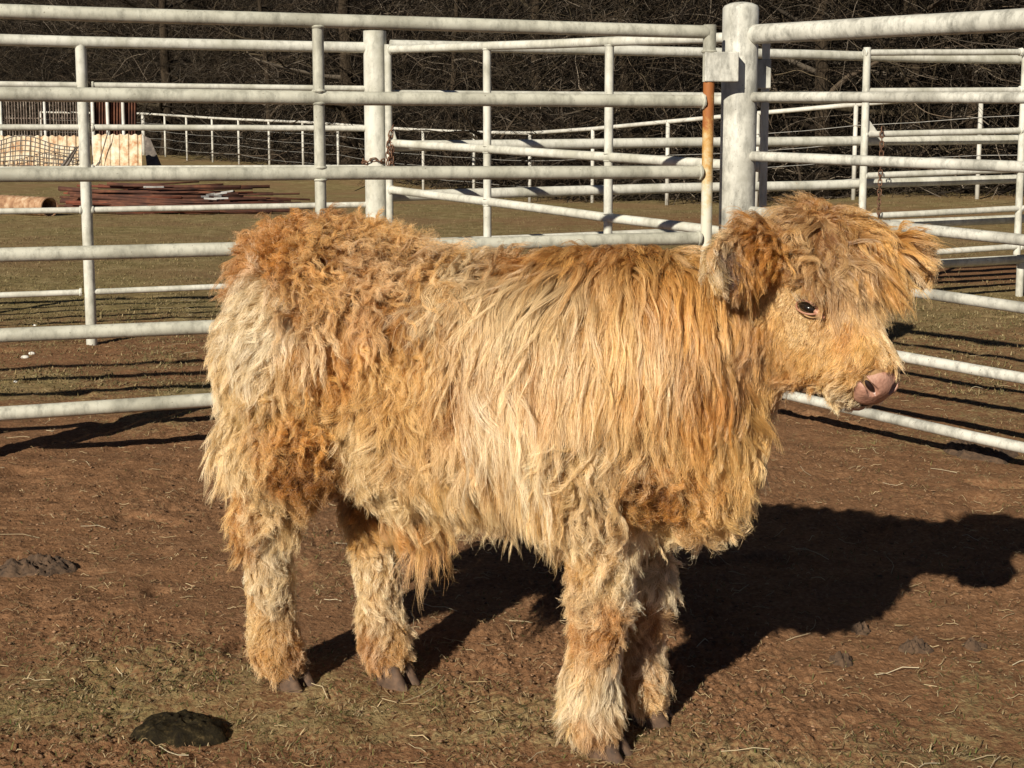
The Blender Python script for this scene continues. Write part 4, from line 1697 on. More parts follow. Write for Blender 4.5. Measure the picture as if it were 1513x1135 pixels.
EYES = {}
for s in (-1, 1):
    ec = hp(0.46, 0.068 * s, -0.043)
    # lids: two lens-shaped rims round the opening
    o_n = h_l * s * 0.90 + h_u * 0.42
    o_n /= np.linalg.norm(o_n)
    ex = h_f * 0.62 + h_u * 0.72
    ex = ex - o_n * (ex @ o_n)
    ex /= np.linalg.norm(ex)
    ey = -np.cross(o_n, ex) * s
    eye = uv_ball(ec, (0.0205, 0.0100, 0.0208), (ex, ey, o_n), "eye", M['eye'], calf)
    lid = MB()
    up_pts, lo_pts = [], []
    for k in range(11):
        a = math.pi * k / 10
        x = -math.cos(a) * 0.0205
        for lst, h in ((up_pts, 0.0098), (lo_pts, -0.0095)):
            yv = math.sin(a) * h
            zv = math.sqrt(max(0.0222 ** 2 - x * x * 0.8 - yv * yv, 0.00004))
            lst.append(ec + ex * x + ey * yv + o_n * zv)
    lid.tube(up_pts, [0.0008] + [0.0016] * 9 + [0.0008], 8)
    lid.tube(lo_pts, [0.0008] + [0.0017] * 9 + [0.002], 8)
    # pink inner corner towards the nose
    lid.tube([ec + ex * 0.014 + o_n * 0.0125, ec + ex * 0.023 + o_n * 0.011 - ey * 0.003, ec + ex * 0.031 + o_n * 0.007 - ey * 0.006], [0.0040, 0.0062, 0.002], 8)
    lid_o = mesh_from_arrays("eyelid", np.array(lid.v), [f for f in lid.f if len(f) == 4], M['lid'])
    lid_o.parent = calf
    EYES[s] = (ec, o_n, ex, ey)

# muzzle pad: its own fine field with two comma-shaped nostrils and the mouth slit
def nose_pad():
    cell = 0.0018
    n = (58, 80, 70)
    lo = np.array([-0.05, -0.072, -0.075])
    g = np.stack(np.meshgrid(*[lo[k] + cell * np.arange(n[k]) for k in range(3)], indexing='ij'), -1)

    def e(c, r):
        q = g - np.array(c)
        r = np.array(r)
        k0 = np.linalg.norm(q / r, axis=-1)
        return k0 * (k0 - 1) / (np.linalg.norm(q / r ** 2, axis=-1) + 1e-6)

    def smin(a, b_, k):
        h = np.clip(0.5 + 0.5 * (b_ - a) / k, 0, 1)
        return b_ * (1 - h) + a * h - k * h * (1 - h)

    # axes here: x along the face, y lateral, z out of the face
    d = e((-0.004, 0, -0.012), (0.030, 0.044, 0.030))
    d = smin(d, e((0.004, 0, -0.034), (0.026, 0.043, 0.022)), 0.016)
    d = smin(d, e((-0.016, 0, 0.008), (0.020, 0.026, 0.014)), 0.012)
    for s in (-1, 1):
        d = smin(d, e((-0.006, 0.033 * s, -0.012), (0.024, 0.017, 0.024)), 0.010)
        # nostril: a slanting comma that opens to the side
        for t in np.linspace(0, 1, 7):
            c = (0.016 - 0.034 * t, (0.024 + 0.027 * t - 0.006 * t * t) * s, 0.004 + 0.002 * t - 0.004 * (1 - t) ** 2)
            q = g - np.array(c)
            dd = np.linalg.norm(q / np.array([1, 1.1, 1.0]), axis=-1) - (0.0100 - 0.0052 * t)
            h = np.clip(0.5 - 0.5 * (d + dd) / 0.003, 0, 1)
            d = d * (1 - h) - dd * h + 0.003 * h * (1 - h)
    # groove down the middle of the upper lip
    dd = np.sqrt(((g[..., 0] - 0.030) / 1.0) ** 2 + (g[..., 1] / 1.0) ** 2) - 0.0022
    dd = np.maximum(dd, g[..., 2] + 0.014)
    h = np.clip(0.5 - 0.5 * (d + dd) / 0.004, 0, 1)
    d = d * (1 - h) - dd * h + 0.004 * h * (1 - h)
    V, F = surface_nets(d.astype(np.float32))
    V = lo + V * cell
    V = V * np.array([0.82, 0.82, 0.84])
    W = hp(0.945, 0, -0.028) + V[:, :1] * h_f * 1.0 + V[:, 1:2] * h_l + V[:, 2:3] * h_u
    o = mesh_from_arrays("nose", W, F, M['nose'])
    o.parent = calf
    sm = o.modifiers.new("smooth", 'SMOOTH')
    sm.factor, sm.iterations = 0.5, 5
    return o


nose_pad()
for s in (-1, 1):   # dark tube in each nostril: painted shade for the shallow hollow
    nm, pts = MB(), []
    for t_ in np.linspace(-0.05, 0.95, 8):
        q = np.array([0.016 - 0.034 * t_ - 0.0045, (0.024 + 0.027 * t_ - 0.006 * t_ * t_ - 0.004) * s, 0.004 + 0.002 * t_ - 0.004 * (1 - t_) ** 2 - 0.0035]) * np.array([0.82, 0.82, 0.84])
        pts.append(hp(0.945, 0, -0.028) + h_f * q[0] + h_l * q[1] + h_u * q[2])
    nm.tube(pts, [0.002, 0.0046, 0.0052, 0.005, 0.0046, 0.0040, 0.0032, 0.0015], 8)
    no = mesh_from_arrays("nostril", np.array(nm.v), [f for f in nm.f if len(f) == 4], M['nostril'])
    no.parent = calf
m, nt, b = mat("grey horn bud")
b.inputs["Base Color"].default_value = (0.20, 0.15, 0.12, 1)
b.inputs["Roughness"].default_value = 0.6
hb_r, hb_o = dir_w2l(ray(1304, 334)), w2l(np.array([0, 0, CAM_H]))
hb_t = np.linspace(2.0, 2.8, 400)
hb_d = sdf_at(hb_o + hb_t[:, None] * hb_r)
hb_k = int(np.argmin(hb_d))
hb_c = hb_o + hb_t[hb_k] * hb_r
hb_c = hb_c + grad_at(hb_c[None])[0] * min(0.0, 0.020 - hb_d[hb_k])
uv_ball(hb_c, (0.016, 0.012, 0.012), HA, "horn_bud", m, calf, 16, 10)
# mouth line, a dark tube as painted shade in the slit, and lower lip
mouth = MB()
arc = []
for k in range(15):
    a = math.pi * (k / 14 - 0.5)
    arc.append(hp(0.86 + 0.145 * math.cos(a), 0.047 * math.sin(a), -0.074 - 0.006 * abs(math.sin(a))))
mouth.tube(arc, [0.0015] + [0.0034] * 13 + [0.0015], 8)
mo = mesh_from_arrays("mouth", np.array(mouth.v), [f for f in mouth.f if len(f) == 4], M['nostril'])
mo.parent = calf
uv_ball(hp(0.895, 0, -0.092), (0.036, 0.034, 0.014), HA, "lower_lip", M['nose'], calf)


def hoof(cx, cy, yaw, s):
    """two claws with a cleft between them"""
    V, F = [], []
    cyw, syw = math.cos(yaw), math.sin(yaw)
    nu, nv = 16, 7
    for j in range(nv + 1):
        z = 0.058 * j / nv
        t = j / nv
        for i in range(nu):
            a = 2 * math.pi * i / nu
            ex = math.copysign(abs(math.cos(a)) ** 0.8, math.cos(a))
            ey = math.copysign(abs(math.sin(a)) ** 0.8, math.sin(a))
            lx = (0.036 - 0.012 * t) * ex + 0.018 * (1 - t) - 0.006
            if ex > 0:
                lx += 0.010 * (1 - t) * ex
            ly = (0.0165 - 0.003 * t) * ey * (1.0 - 0.25 * max(ex, 0)) + s * 0.0185
            V.append((cx + lx * cyw - ly * syw, cy + lx * syw + ly * cyw, z - 0.011))
    for j in range(nv):
        for i in range(nu):
            F.append((j * nu + i, j * nu + (i + 1) % nu, (j + 1) * nu + (i + 1) % nu, (j + 1) * nu + i))
    b0 = nv * nu
    V.append((cx, cy + s * 0.018, -0.002))
    for i in range(nu):
        F.append((i, (i + 1) % nu, len(V) - 1, len(V) - 1))
    F = [f if f[2] != f[3] else (f[1], f[0], f[2], f[2]) for f in F]
    me_f = [tuple(dict.fromkeys(f)) for f in F]
    mb = MB()
    mb.v, mb.f = V, me_f
    o = mb.build("hoof", M['hoof'], None, origin=(0, 0, 0))
    o.parent = calf
    return o


HOOF_AT = [(0.284, -0.076, -0.12), (0.318, 0.076, 0.1), (-0.386, -0.050, -0.15), (-0.206, 0.048, -0.15)]
for hx, hy, yaw in HOOF_AT:
    for s in (-1, 1):
        hoof(hx, hy, yaw, s)
# ------------------------------------------------------------------ the coat: combed by hand, region by region
def lin(r, g, b_):
    c = np.array([r, g, b_], float) / 255
    return np.where(c <= 0.04045, c / 12.92, ((c + 0.055) / 1.055) ** 2.4)


HAIR_GAMMA, HAIR_MIX = 0.68, 0.48
PAL = {'w': lin(236, 216, 178), 'c': lin(226, 194, 142), 'l': lin(218, 174, 108), 'g': lin(202, 145, 77), 'o': lin(176, 110, 50), 'd': lin(136, 84, 38),
       'b': lin(98, 58, 28), 't': lin(172, 134, 90), 'k': lin(60, 40, 24)}
# px, py, length cm, lift, direction it lies in the picture (degrees, 270 = down), mess, root colour, tip colour
K = """
345 335 5 .65 130 .5 o t|400 322 5 .65 110 .6 o o|440 335 5 .5 100 .8 d o|480 325 5 .55 70 .7 o t|560 330 5 .5 20 .8 o l|620 350 5 .4 340 .8 o g|655 365 5 .4 320 .7 o t
430 385 5 .45 230 1 d o|400 365 5 .5 200 1 o t|470 375 6 .4 250 1 d l|520 395 7 .35 300 1 d c|560 370 6 .4 350 1 d l|600 400 8 .35 285 1 d c|640 400 8 .3 290 .8 d l|700 375 8 .25 290 .6 o t|690 400 9 .25 280 .5 t c
750 372 8 .25 285 .5 o t|800 372 9 .2 275 .25 o t|850 375 10 .2 270 .15 d g|900 372 10 .15 268 .1 o t|960 372 10 .15 265 .1 d g|1010 375 9 .15 265 .1 g t
370 400 6 .4 225 .4 o t|365 430 6 .35 235 .25 c w|390 460 7 .3 240 .15 c w|360 490 8 .3 242 .1 c w|400 500 8 .3 240 .15 w w|370 540 8 .3 246 .15 c w|410 540 7 .3 240 .2 l w|335 470 7 .45 230 .2 t c|335 560 7 .3 255 .2 l c
445 440 7 .35 270 .8 d l|470 480 10 .3 275 .7 o c|500 440 8 .3 300 1 d l|540 430 9 .3 270 1 o c|570 460 9 .3 250 .9 o c|610 450 8 .3 290 .9 d l
440 530 5 .4 225 .4 g g|430 580 5 .45 240 .5 g l|470 590 4 .5 215 .25 g l|500 550 5 .45 260 .4 o g|520 510 6 .4 290 .5 o g|480 530 7 .35 275 .5 o g
560 540 5 .5 280 .4 g l|550 600 4 .5 255 .2 g l|600 560 5 .45 285 .3 g l|600 620 5 .45 270 .2 g l|640 580 6 .4 285 .4 o l|540 650 5 .5 250 .2 l c|590 680 6 .45 285 .3 g c
600 500 7 .35 300 .7 d g|640 470 9 .3 300 .7 d t|660 520 9 .3 285 .8 d l|680 480 11 .25 275 .6 o l|650 560 7 .35 290 .7 o g
700 430 12 .25 262 .35 t c|720 460 13 .2 258 .3 o c|700 520 13 .2 270 .5 o c|730 540 14 .2 268 .3 g w|760 470 15 .15 266 .15 o c|760 560 14 .18 268 .2 g w|800 430 14 .15 268 .15 t c|800 520 15 .15 268 .15 o c|840 470 15 .15 270 .15 g c|700 590 10 .25 280 .5 o c
740 620 13 .2 268 .25 g c|790 600 14 .15 270 .2 l w|840 570 14 .15 270 .15 o c|830 540 15 .15 270 .1 o l|880 480 14 .12 270 .1 o c|930 470 14 .12 270 .1 g l|980 450 13 .12 272 .1 o c|1010 430 11 .12 268 .1 o g
900 540 13 .12 270 .1 g l|945 540 12 .12 268 .1 d o|985 520 12 .12 272 .1 o l|1030 490 10 .12 272 .1 d o|1040 540 10 .12 275 .08 b o|1020 590 9 .15 275 .15 o g|970 600 9 .18 272 .15 g l|900 600 9 .2 265 .2 g l|860 610 9 .2 268 .3 o c|925 570 9 .18 265 .2 d g
660 640 7 .4 280 .4 g c|640 690 8 .4 300 .4 g l|680 690 10 .3 280 .4 l c|720 690 11 .25 274 .35 o c|770 690 11 .25 270 .35 l c|810 680 10 .25 268 .4 o l|700 740 9 .3 278 .5 l c|760 740 10 .25 270 .4 g c|800 745 9 .25 268 .4 o l|610 730 8 .35 290 .4 l c|650 750 8 .35 280 .5 o l|570 720 6 .45 290 .4 l c
630 800 19 .12 274 .6 d o|612 785 9 .2 285 .5 l o|650 800 16 .12 265 .6 d g
840 650 6 .4 255 .8 l c|870 640 7 .4 245 .7 l w|900 680 7 .35 275 .5 t l|850 700 6 .4 262 .6 l t|880 720 6 .4 265 .5 t c|930 650 8 .3 270 .3 g l|960 660 8 .3 268 .2 g c|1000 650 8 .3 275 .2 g l
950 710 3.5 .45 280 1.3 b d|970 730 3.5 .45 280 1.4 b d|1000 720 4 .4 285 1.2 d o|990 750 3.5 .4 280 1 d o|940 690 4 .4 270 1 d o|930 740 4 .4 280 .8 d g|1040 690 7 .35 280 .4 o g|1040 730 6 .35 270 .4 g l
1000 790 5 .4 250 .4 l c|1050 780 6 .35 265 .4 g c|1030 815 4 .45 240 .4 c w|980 810 4 .4 260 .4 g l|1085 770 8 .25 275 .3 g c|1110 770 10 .15 278 .3 l c
1060 620 9 .2 278 .15 g l|1100 600 9 .2 280 .15 g l|1080 560 9 .15 278 .1 o t|1120 540 9 .18 275 .1 t g|1130 600 8 .25 280 .2 g l|1080 670 9 .2 278 .2 g l|1120 660 9 .2 278 .2 l c|1130 700 9 .2 280 .25 g c|1095 720 8 .25 278 .3 g l|1060 480 8 .15 268 .1 g l|1080 440 7 .15 268 .1 o g|1100 490 6 .15 260 .1 o t
880 770 6 .35 262 .7 t c|860 800 6 .4 255 .6 l c|900 800 6 .35 275 .5 g c|860 840 5 .4 250 .6 g t|890 850 5 .35 262 .5 l c|925 830 6 .3 282 .3 c w|930 870 6 .3 285 .3 c w|870 890 5 .4 240 .5 t l|900 910 5 .35 255 .4 o g|860 940 4 .35 240 .4 o l|895 950 4 .3 250 .3 o g|920 940 4 .3 268 .3 g l|870 985 5 .35 250 .2 g c|905 1000 6 .3 262 .15 c w|850 1020 7 .5 228 .2 c w|885 1030 6 .35 255 .15 c w|840 1050 6 .5 235 .2 l w|870 1065 5 .4 255 .2 o l|905 1060 5 .35 268 .2 g c|880 1085 4 .35 262 .2 d o|905 1090 3 .3 270 .2 d o
980 860 7 .35 280 .3 c w|960 900 5 .35 275 .3 o g|955 950 4 .35 275 .3 d o|950 1000 5 .4 285 .3 o c|960 1030 4 .4 285 .3 g l|965 1050 3 .4 285 .3 o g
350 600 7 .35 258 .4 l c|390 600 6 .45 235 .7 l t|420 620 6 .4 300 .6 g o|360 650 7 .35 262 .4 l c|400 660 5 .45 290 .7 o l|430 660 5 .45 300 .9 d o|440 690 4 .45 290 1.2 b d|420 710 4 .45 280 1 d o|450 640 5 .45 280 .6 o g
350 710 7 .35 262 .4 l c|380 720 6 .4 290 .8 t l|360 755 6 .4 235 .6 o l|380 765 7 .35 215 .7 o c|400 750 6 .35 290 .6 l c|345 790 9 .25 240 .4 o l|425 770 6 .35 285 .5 l c|440 740 5 .4 290 .5 g t
370 800 5 .3 262 .3 d g|400 810 7 .25 265 .2 c w|425 830 5 .3 280 .3 l c|385 850 6 .3 266 .2 l w|410 870 6 .3 272 .2 c w|370 890 5 .3 258 .3 g l|420 900 5 .35 285 .3 t l|375 930 5 .35 255 .3 l c|400 940 5 .35 268 .2 g l|435 940 5 .35 290 .3 o t|400 970 5 .4 265 .2 g l|380 975 4 .45 250 .3 o l|425 970 4 .4 285 .3 d o|450 985 3 .4 290 .3 d t
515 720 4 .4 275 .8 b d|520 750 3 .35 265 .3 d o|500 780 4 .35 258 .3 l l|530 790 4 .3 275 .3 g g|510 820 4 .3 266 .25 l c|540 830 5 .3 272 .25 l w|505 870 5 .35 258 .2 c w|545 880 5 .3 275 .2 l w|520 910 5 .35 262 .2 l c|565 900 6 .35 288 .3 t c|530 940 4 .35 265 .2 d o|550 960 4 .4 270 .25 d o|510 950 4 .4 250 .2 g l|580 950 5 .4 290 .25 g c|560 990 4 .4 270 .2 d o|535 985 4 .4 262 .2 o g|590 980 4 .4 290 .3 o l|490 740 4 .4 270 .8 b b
318 480 10 .35 245 .15 l c|318 560 11 .25 264 .1 l w|322 640 12 .2 268 .1 l c|328 700 12 .2 270 .15 g c|335 750 12 .2 266 .3 o l
1215 308 5 .5 100 .3 d t|1180 325 6 .3 185 .2 b t|1150 340 7 .4 190 .25 d t|1120 350 7 .3 205 .2 o t|1245 318 8 .4 340 .3 d g|1280 335 8 .3 325 .2 d g|1310 360 8 .25 318 .15 o g|1330 390 7 .25 300 .2 t c
1210 340 7 .3 260 .5 b t|1170 365 6 .3 220 .4 d t|1140 385 6 .3 225 .3 o g|1230 365 8 .25 290 .4 b t|1270 375 9 .18 315 .2 o g|1300 395 8 .18 312 .15 d l|1190 395 6 .25 255 .5 b t|1220 400 8 .2 285 .4 b t|1250 410 9 .16 285 .3 t t|1285 420 9 .15 285 .2 t l|1315 430 8 .15 275 .2 t c|1235 440 8 .15 285 .25 b t|1265 450 8 .15 282 .2 t l|1295 460 7 .15 272 .15 t c|1320 470 6 .15 268 .15 l c
1150 415 4 .25 240 .2 o g|1120 420 5 .25 245 .15 o g|1165 440 2.5 .2 235 .1 l c|1130 460 5 .25 248 .15 g l|1150 480 4 .2 240 .1 g l|1180 490 3 .2 236 .1 l c|1215 485 2.5 .15 250 .1 g c|1225 500 4 .2 240 .12 g l|1200 520 4.5 .2 236 .12 g l|1160 520 5 .25 240 .15 g t|1250 490 5 .2 270 .2 o g|1275 510 5 .2 265 .15 g l|1305 505 5 .2 262 .15 g c|1240 530 4 .2 235 .12 g l|1275 540 3.5 .25 205 .12 d g|1300 545 3 .25 240 .15 o l|1210 555 5 .2 225 .15 o l|1180 560 6 .25 228 .15 o t|1250 560 3 .2 200 .1 g c|1245 585 2.5 .25 205 .1 l w|1265 595 1.5 .2 200 .1 c w|1220 595 4 .25 220 .15 l c|1190 600 6 .25 240 .2 o t|1220 615 4 .3 250 .2 l w|1160 570 7 .2 250 .2 o t|1140 590 7 .3 255 .2 o t|1165 600 7 .3 262 .2 d g|1185 620 6 .3 265 .2 o l|1210 630 5 .3 262 .3 o l|1270 620 1.5 .25 230 .1 w w|1290 560 1.5 .2 235 .1 g l|1280 565 1.2 .15 215 .1 g l
1095 345 3 .2 200 .1 d t|1070 348 3.5 .25 195 .1 t c|1045 360 4 .3 240 .1 l w|1035 385 5 .25 262 .1 l w|1050 405 5 .2 268 .1 l w|1072 378 4 .2 270 .2 k b|1078 400 5 .2 272 .2 k b|1095 385 9 .12 268 .15 d g|1102 420 9 .1 270 .1 d l|1085 430 9 .12 272 .15 b t|1112 375 5 .15 250 .1 d o
1345 360 2 .3 60 .1 o t|1370 372 2 .35 20 .1 t c|1375 395 2.5 .3 300 .1 o l|1355 400 2 .2 280 .1 o l|1345 415 2.2 .25 270 .1 l c
"""
ctrl = []
cam_l = w2l(np.array([0, 0, CAM_H]))
rows = [r.split() for r in K.replace("\n", "|").split("|") if r.strip()]
pxy = np.array([[float(r[0]), float(r[1])] for r in rows])
dirs = np.array([dir_w2l(ray(*q)) for q in pxy])
dirs /= np.linalg.norm(dirs, axis=1)[:, None]
# walk each sight line to the hide (or to where it passes closest)
t = np.full(len(rows), 1.6)
best_t, best_d = t.copy(), np.full(len(rows), 9.0)
for it in range(150):
    dd = sdf_at(cam_l + dirs * t[:, None])
    upd = dd < best_d - 1e-4
    hit = best_d < 0.002
    best_t = np.where(upd & ~hit, t, best_t)
    best_d = np.where(upd & ~hit, dd, best_d)
    t = t + np.where(hit, 0, np.clip(dd * 0.8, 0.003, 0.05))
c_pos = cam_l + dirs * best_t[:, None]
c_nrm = grad_at(c_pos)
c_par = np.array([[float(r[2]) / 100, float(r[3]), float(r[5])] for r in rows])
side = (pxy[:, 0] > 670) & (pxy[:, 0] < 1060) & (pxy[:, 1] > 400) & (pxy[:, 1] < 650)
c_par[side, 0] *= 1.28
face = (pxy[:, 0] > 1105) & (pxy[:, 1] > 400) & (pxy[:, 1] < 560)
c_par[face, 0] *= 0.62
c_par[face, 2] *= 0.5
jaw = (pxy[:, 0] > 1105) & (pxy[:, 1] >= 540) & (pxy[:, 0] < 1240)
c_par[jaw, 0] *= 0.68
c_par[jaw, 1] *= 0.6
near_ear = (pxy[:, 0] > 1025) & (pxy[:, 0] < 1115) & (pxy[:, 1] < 435)
c_par[near_ear & (pxy[:, 1] < 412), 0] *= 0.65
over_leg = (pxy[:, 0] > 820) & (pxy[:, 0] < 1000) & (pxy[:, 1] > 535) & (pxy[:, 1] <= 612)
c_par[over_leg, 0] *= 0.58
front = (pxy[:, 0] > 1180) & (pxy[:, 1] > 325) & (pxy[:, 1] <= 470)
c_par[front, 0] *= 1.1
c_par[front, 1] *= 0.5
c_par[face, 1] *= 0.3
c_par[front, 2] *= 0.6
chin = (pxy[:, 0] > 1238) & (pxy[:, 1] > 580)
c_par[chin, 0] *= 0.5
c_par[chin, 2] *= 0.4
by_eye = np.hypot(pxy[:, 0] - 1185, pxy[:, 1] - 450) < 58
c_par[by_eye, 0] *= 0.40
wither = (pxy[:, 1] < 385) & (pxy[:, 0] > 690) & (pxy[:, 0] < 1060)
c_par[wither, 1] *= 0.5
c_par[wither, 0] *= 0.8
leg = pxy[:, 1] > 795
fetlock = (pxy[:, 1] > 955) & (pxy[:, 0] < 1000)
c_par[fetlock, 0] *= 1.22
c_par[leg & ~((pxy[:, 0] > 590) & (pxy[:, 0] < 670)) & ~((pxy[:, 0] > 1010)), 0] *= np.where(pxy[leg & ~((pxy[:, 0] > 590) & (pxy[:, 0] < 670)) & ~((pxy[:, 0] > 1010)), 0] > 800, 0.78, 0.62)
c_par[leg, 1] *= 0.8
hock = (pxy[:, 0] < 400) & (pxy[:, 1] > 690) & (pxy[:, 1] < 800)
c_par[hock, 0] *= 0.62
rear = (pxy[:, 0] < 352) & (pxy[:, 1] < 620)
c_par[rear, 1] *= 0.45
c_par[rear, 0] *= 0.75
thigh = (pxy[:, 0] < 430) & (pxy[:, 1] > 400) & (pxy[:, 1] < 600)
c_par[thigh, 0] *= 0.68
c_par[thigh, 1] *= 0.7
soft = ((pxy[:, 0] > 435) & (pxy[:, 0] < 675) & (pxy[:, 1] > 500) & (pxy[:, 1] < 700)) * 0.8 + (pxy[:, 1] > 800) * 0.3 + face * 0.9 + front * 0.5 + chin * 0.8 + ((pxy[:, 0] < 560) & (pxy[:, 1] < 350)) * 0.5
flat = face * 0.85 + leg * 0.45 + front * 0.35 + chin * 0.5 + jaw * 0.5 + near_ear * 0.6 + (pxy[:, 0] > 1340) * 0.5
c_par = np.concatenate([c_par, soft[:, None], flat[:, None]], 1)
c_sig = np.where((pxy[:, 0] > 1015) & (pxy[:, 1] < 660) & ((pxy[:, 0] > 1120) | (pxy[:, 1] < 450)), 0.015, 0.026)
fringe = (pxy[:, 0] > 1070) & (pxy[:, 1] > 690)
c_par[fringe, 0] *= 0.62
ang = np.radians([float(r[4]) for r in rows])
right_l, up_l = dir_w2l(np.array([1., 0, 0])), dir_w2l(np.array([0, math.sin(TILT), math.cos(TILT)]))
c_dir = np.cos(ang)[:, None] * right_l + np.sin(ang)[:, None] * up_l
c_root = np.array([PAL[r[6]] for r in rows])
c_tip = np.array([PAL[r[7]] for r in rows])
fore = (pxy[:, 0] > 1165) & (pxy[:, 1] < 470)
c_root[fore] = 0.8 * c_root[fore] + 0.2 * PAL['o']
c_tip[fore] = 0.8 * c_tip[fore] + 0.2 * PAL['l']
shin = (pxy[:, 1] > 795) & (pxy[:, 0] < 1000)
c_tip[shin] = 0.75 * c_tip[shin] + 0.25 * PAL['w']
rump = (pxy[:, 0] < 690) & (pxy[:, 1] < 470) & ~((pxy[:, 0] < 420) & (pxy[:, 1] > 420))
c_tip[rump] = 0.55 * c_tip[rump] + 0.45 * PAL['o']
# the far side of trunk and legs carries the same coat, mirrored
mir = (c_pos[:, 0] < 0.42) & (c_pos[:, 1] < -0.03)
flip = np.array([1, -1, 1.0])
c_pos = np.concatenate([c_pos, c_pos[mir] * flip])
dl = c_dir[mir] * flip
dl[:, 1] *= 0.3
c_dir = np.concatenate([c_dir, dl])
c_nrm = np.concatenate([c_nrm, c_nrm[mir] * flip])
c_par, c_root, c_tip, c_sig = (np.concatenate([q, q[mir]]) for q in (c_par, c_root, c_tip, c_sig))


def coat_at(p, nrm):
    """length, lift, mess, direction, root and tip colour of the coat at points p of the hide"""
    out = [np.zeros((len(p), 5)), np.zeros((len(p), 3)), np.zeros((len(p), 3)), np.zeros((len(p), 3))]
    for a in range(0, len(p), 20000):
        q, n_ = p[a:a + 20000], nrm[a:a + 20000]
        d2 = ((q[:, None, :] - c_pos[None]) ** 2).sum(-1)
        d2 = d2 * (1.0 + 1.2 * (1 - np.clip(n_ @ c_nrm.T, -1, 1)))
        w = np.exp(-d2 / (2 * (0.85 * c_sig[None]) ** 2)) + 1e-5 / (d2 + 1e-4) ** 2 * 1e-3
        w /= w.sum(1)[:, None]
        for o_, src in zip(out, (c_par, c_dir, c_root, c_tip)):
            o_[a:a + 20000] = w @ src
    return out


# ---- roots ------------------------------------------------------------------------------
tri = np.concatenate([BF[:, [0, 1, 2]], BF[:, [0, 2, 3]]])
A, B_, C_ = BV[tri[:, 0]], BV[tri[:, 1]], BV[tri[:, 2]]
area = 0.5 * np.linalg.norm(np.cross(B_ - A, C_ - A), axis=1)
cen = (A + B_ + C_) / 3


def bald(p):
    """no hair on the muzzle pad, in the eye openings, over the hoof heads"""
    q = p - H_P
    f, l, u = q @ h_f / HL, q @ h_l, q @ h_u
    m = ((f - 0.97) * HL / 0.040) ** 2 + (l / 0.045) ** 2 + ((u + 0.032) / 0.038) ** 2 < 1
    for s in (-1, 1):
        ec, on, ex, ey = EYES[s]
        dv = p - ec
        m |= (((dv @ ex - 0.003) / 0.023) ** 2 + ((dv @ ey) / 0.0125) ** 2 < 1) & (dv @ on > -0.01)
    m |= p[:, 2] < 0.035
    return m


w_face = np.where(cen[:, 1] > 0.10, 0.55, 1.0)
q_ = cen - H_P
is_head = (q_ @ h_f > -0.03) & (q_ @ h_u > -0.17) & (cen[:, 2] > 0.60) & (cen[:, 0] > 0.5)
w_face = np.where(is_head, 2.4, w_face)
w_face = np.where(cen[:, 2] < 0.42, 1.35 * w_face, w_face)
w_face = w_face * ~bald(cen)


def sample(n, seed, w=None):
    g = np.random.default_rng(seed)
    pr = area * (w_face if w is None else w)
    k = g.choice(len(tri), n, p=pr / pr.sum())
    u, v = g.random(n), g.random(n)
    fl = u + v > 1
    u[fl], v[fl] = 1 - u[fl], 1 - v[fl]
    p = A[k] + (B_ - A)[k] * u[:, None] + (C_ - A)[k] * v[:, None]
    return p, grad_at(p)


KP = 11


def push_out(p, m):
    d = sdf_at(p)
    bad = d < m
    if bad.any():
        g = grad_at(p[bad])
        mm = m[bad] if hasattr(m, "__len__") else m
        p[bad] += g * (mm - d[bad])[:, None]
    return p


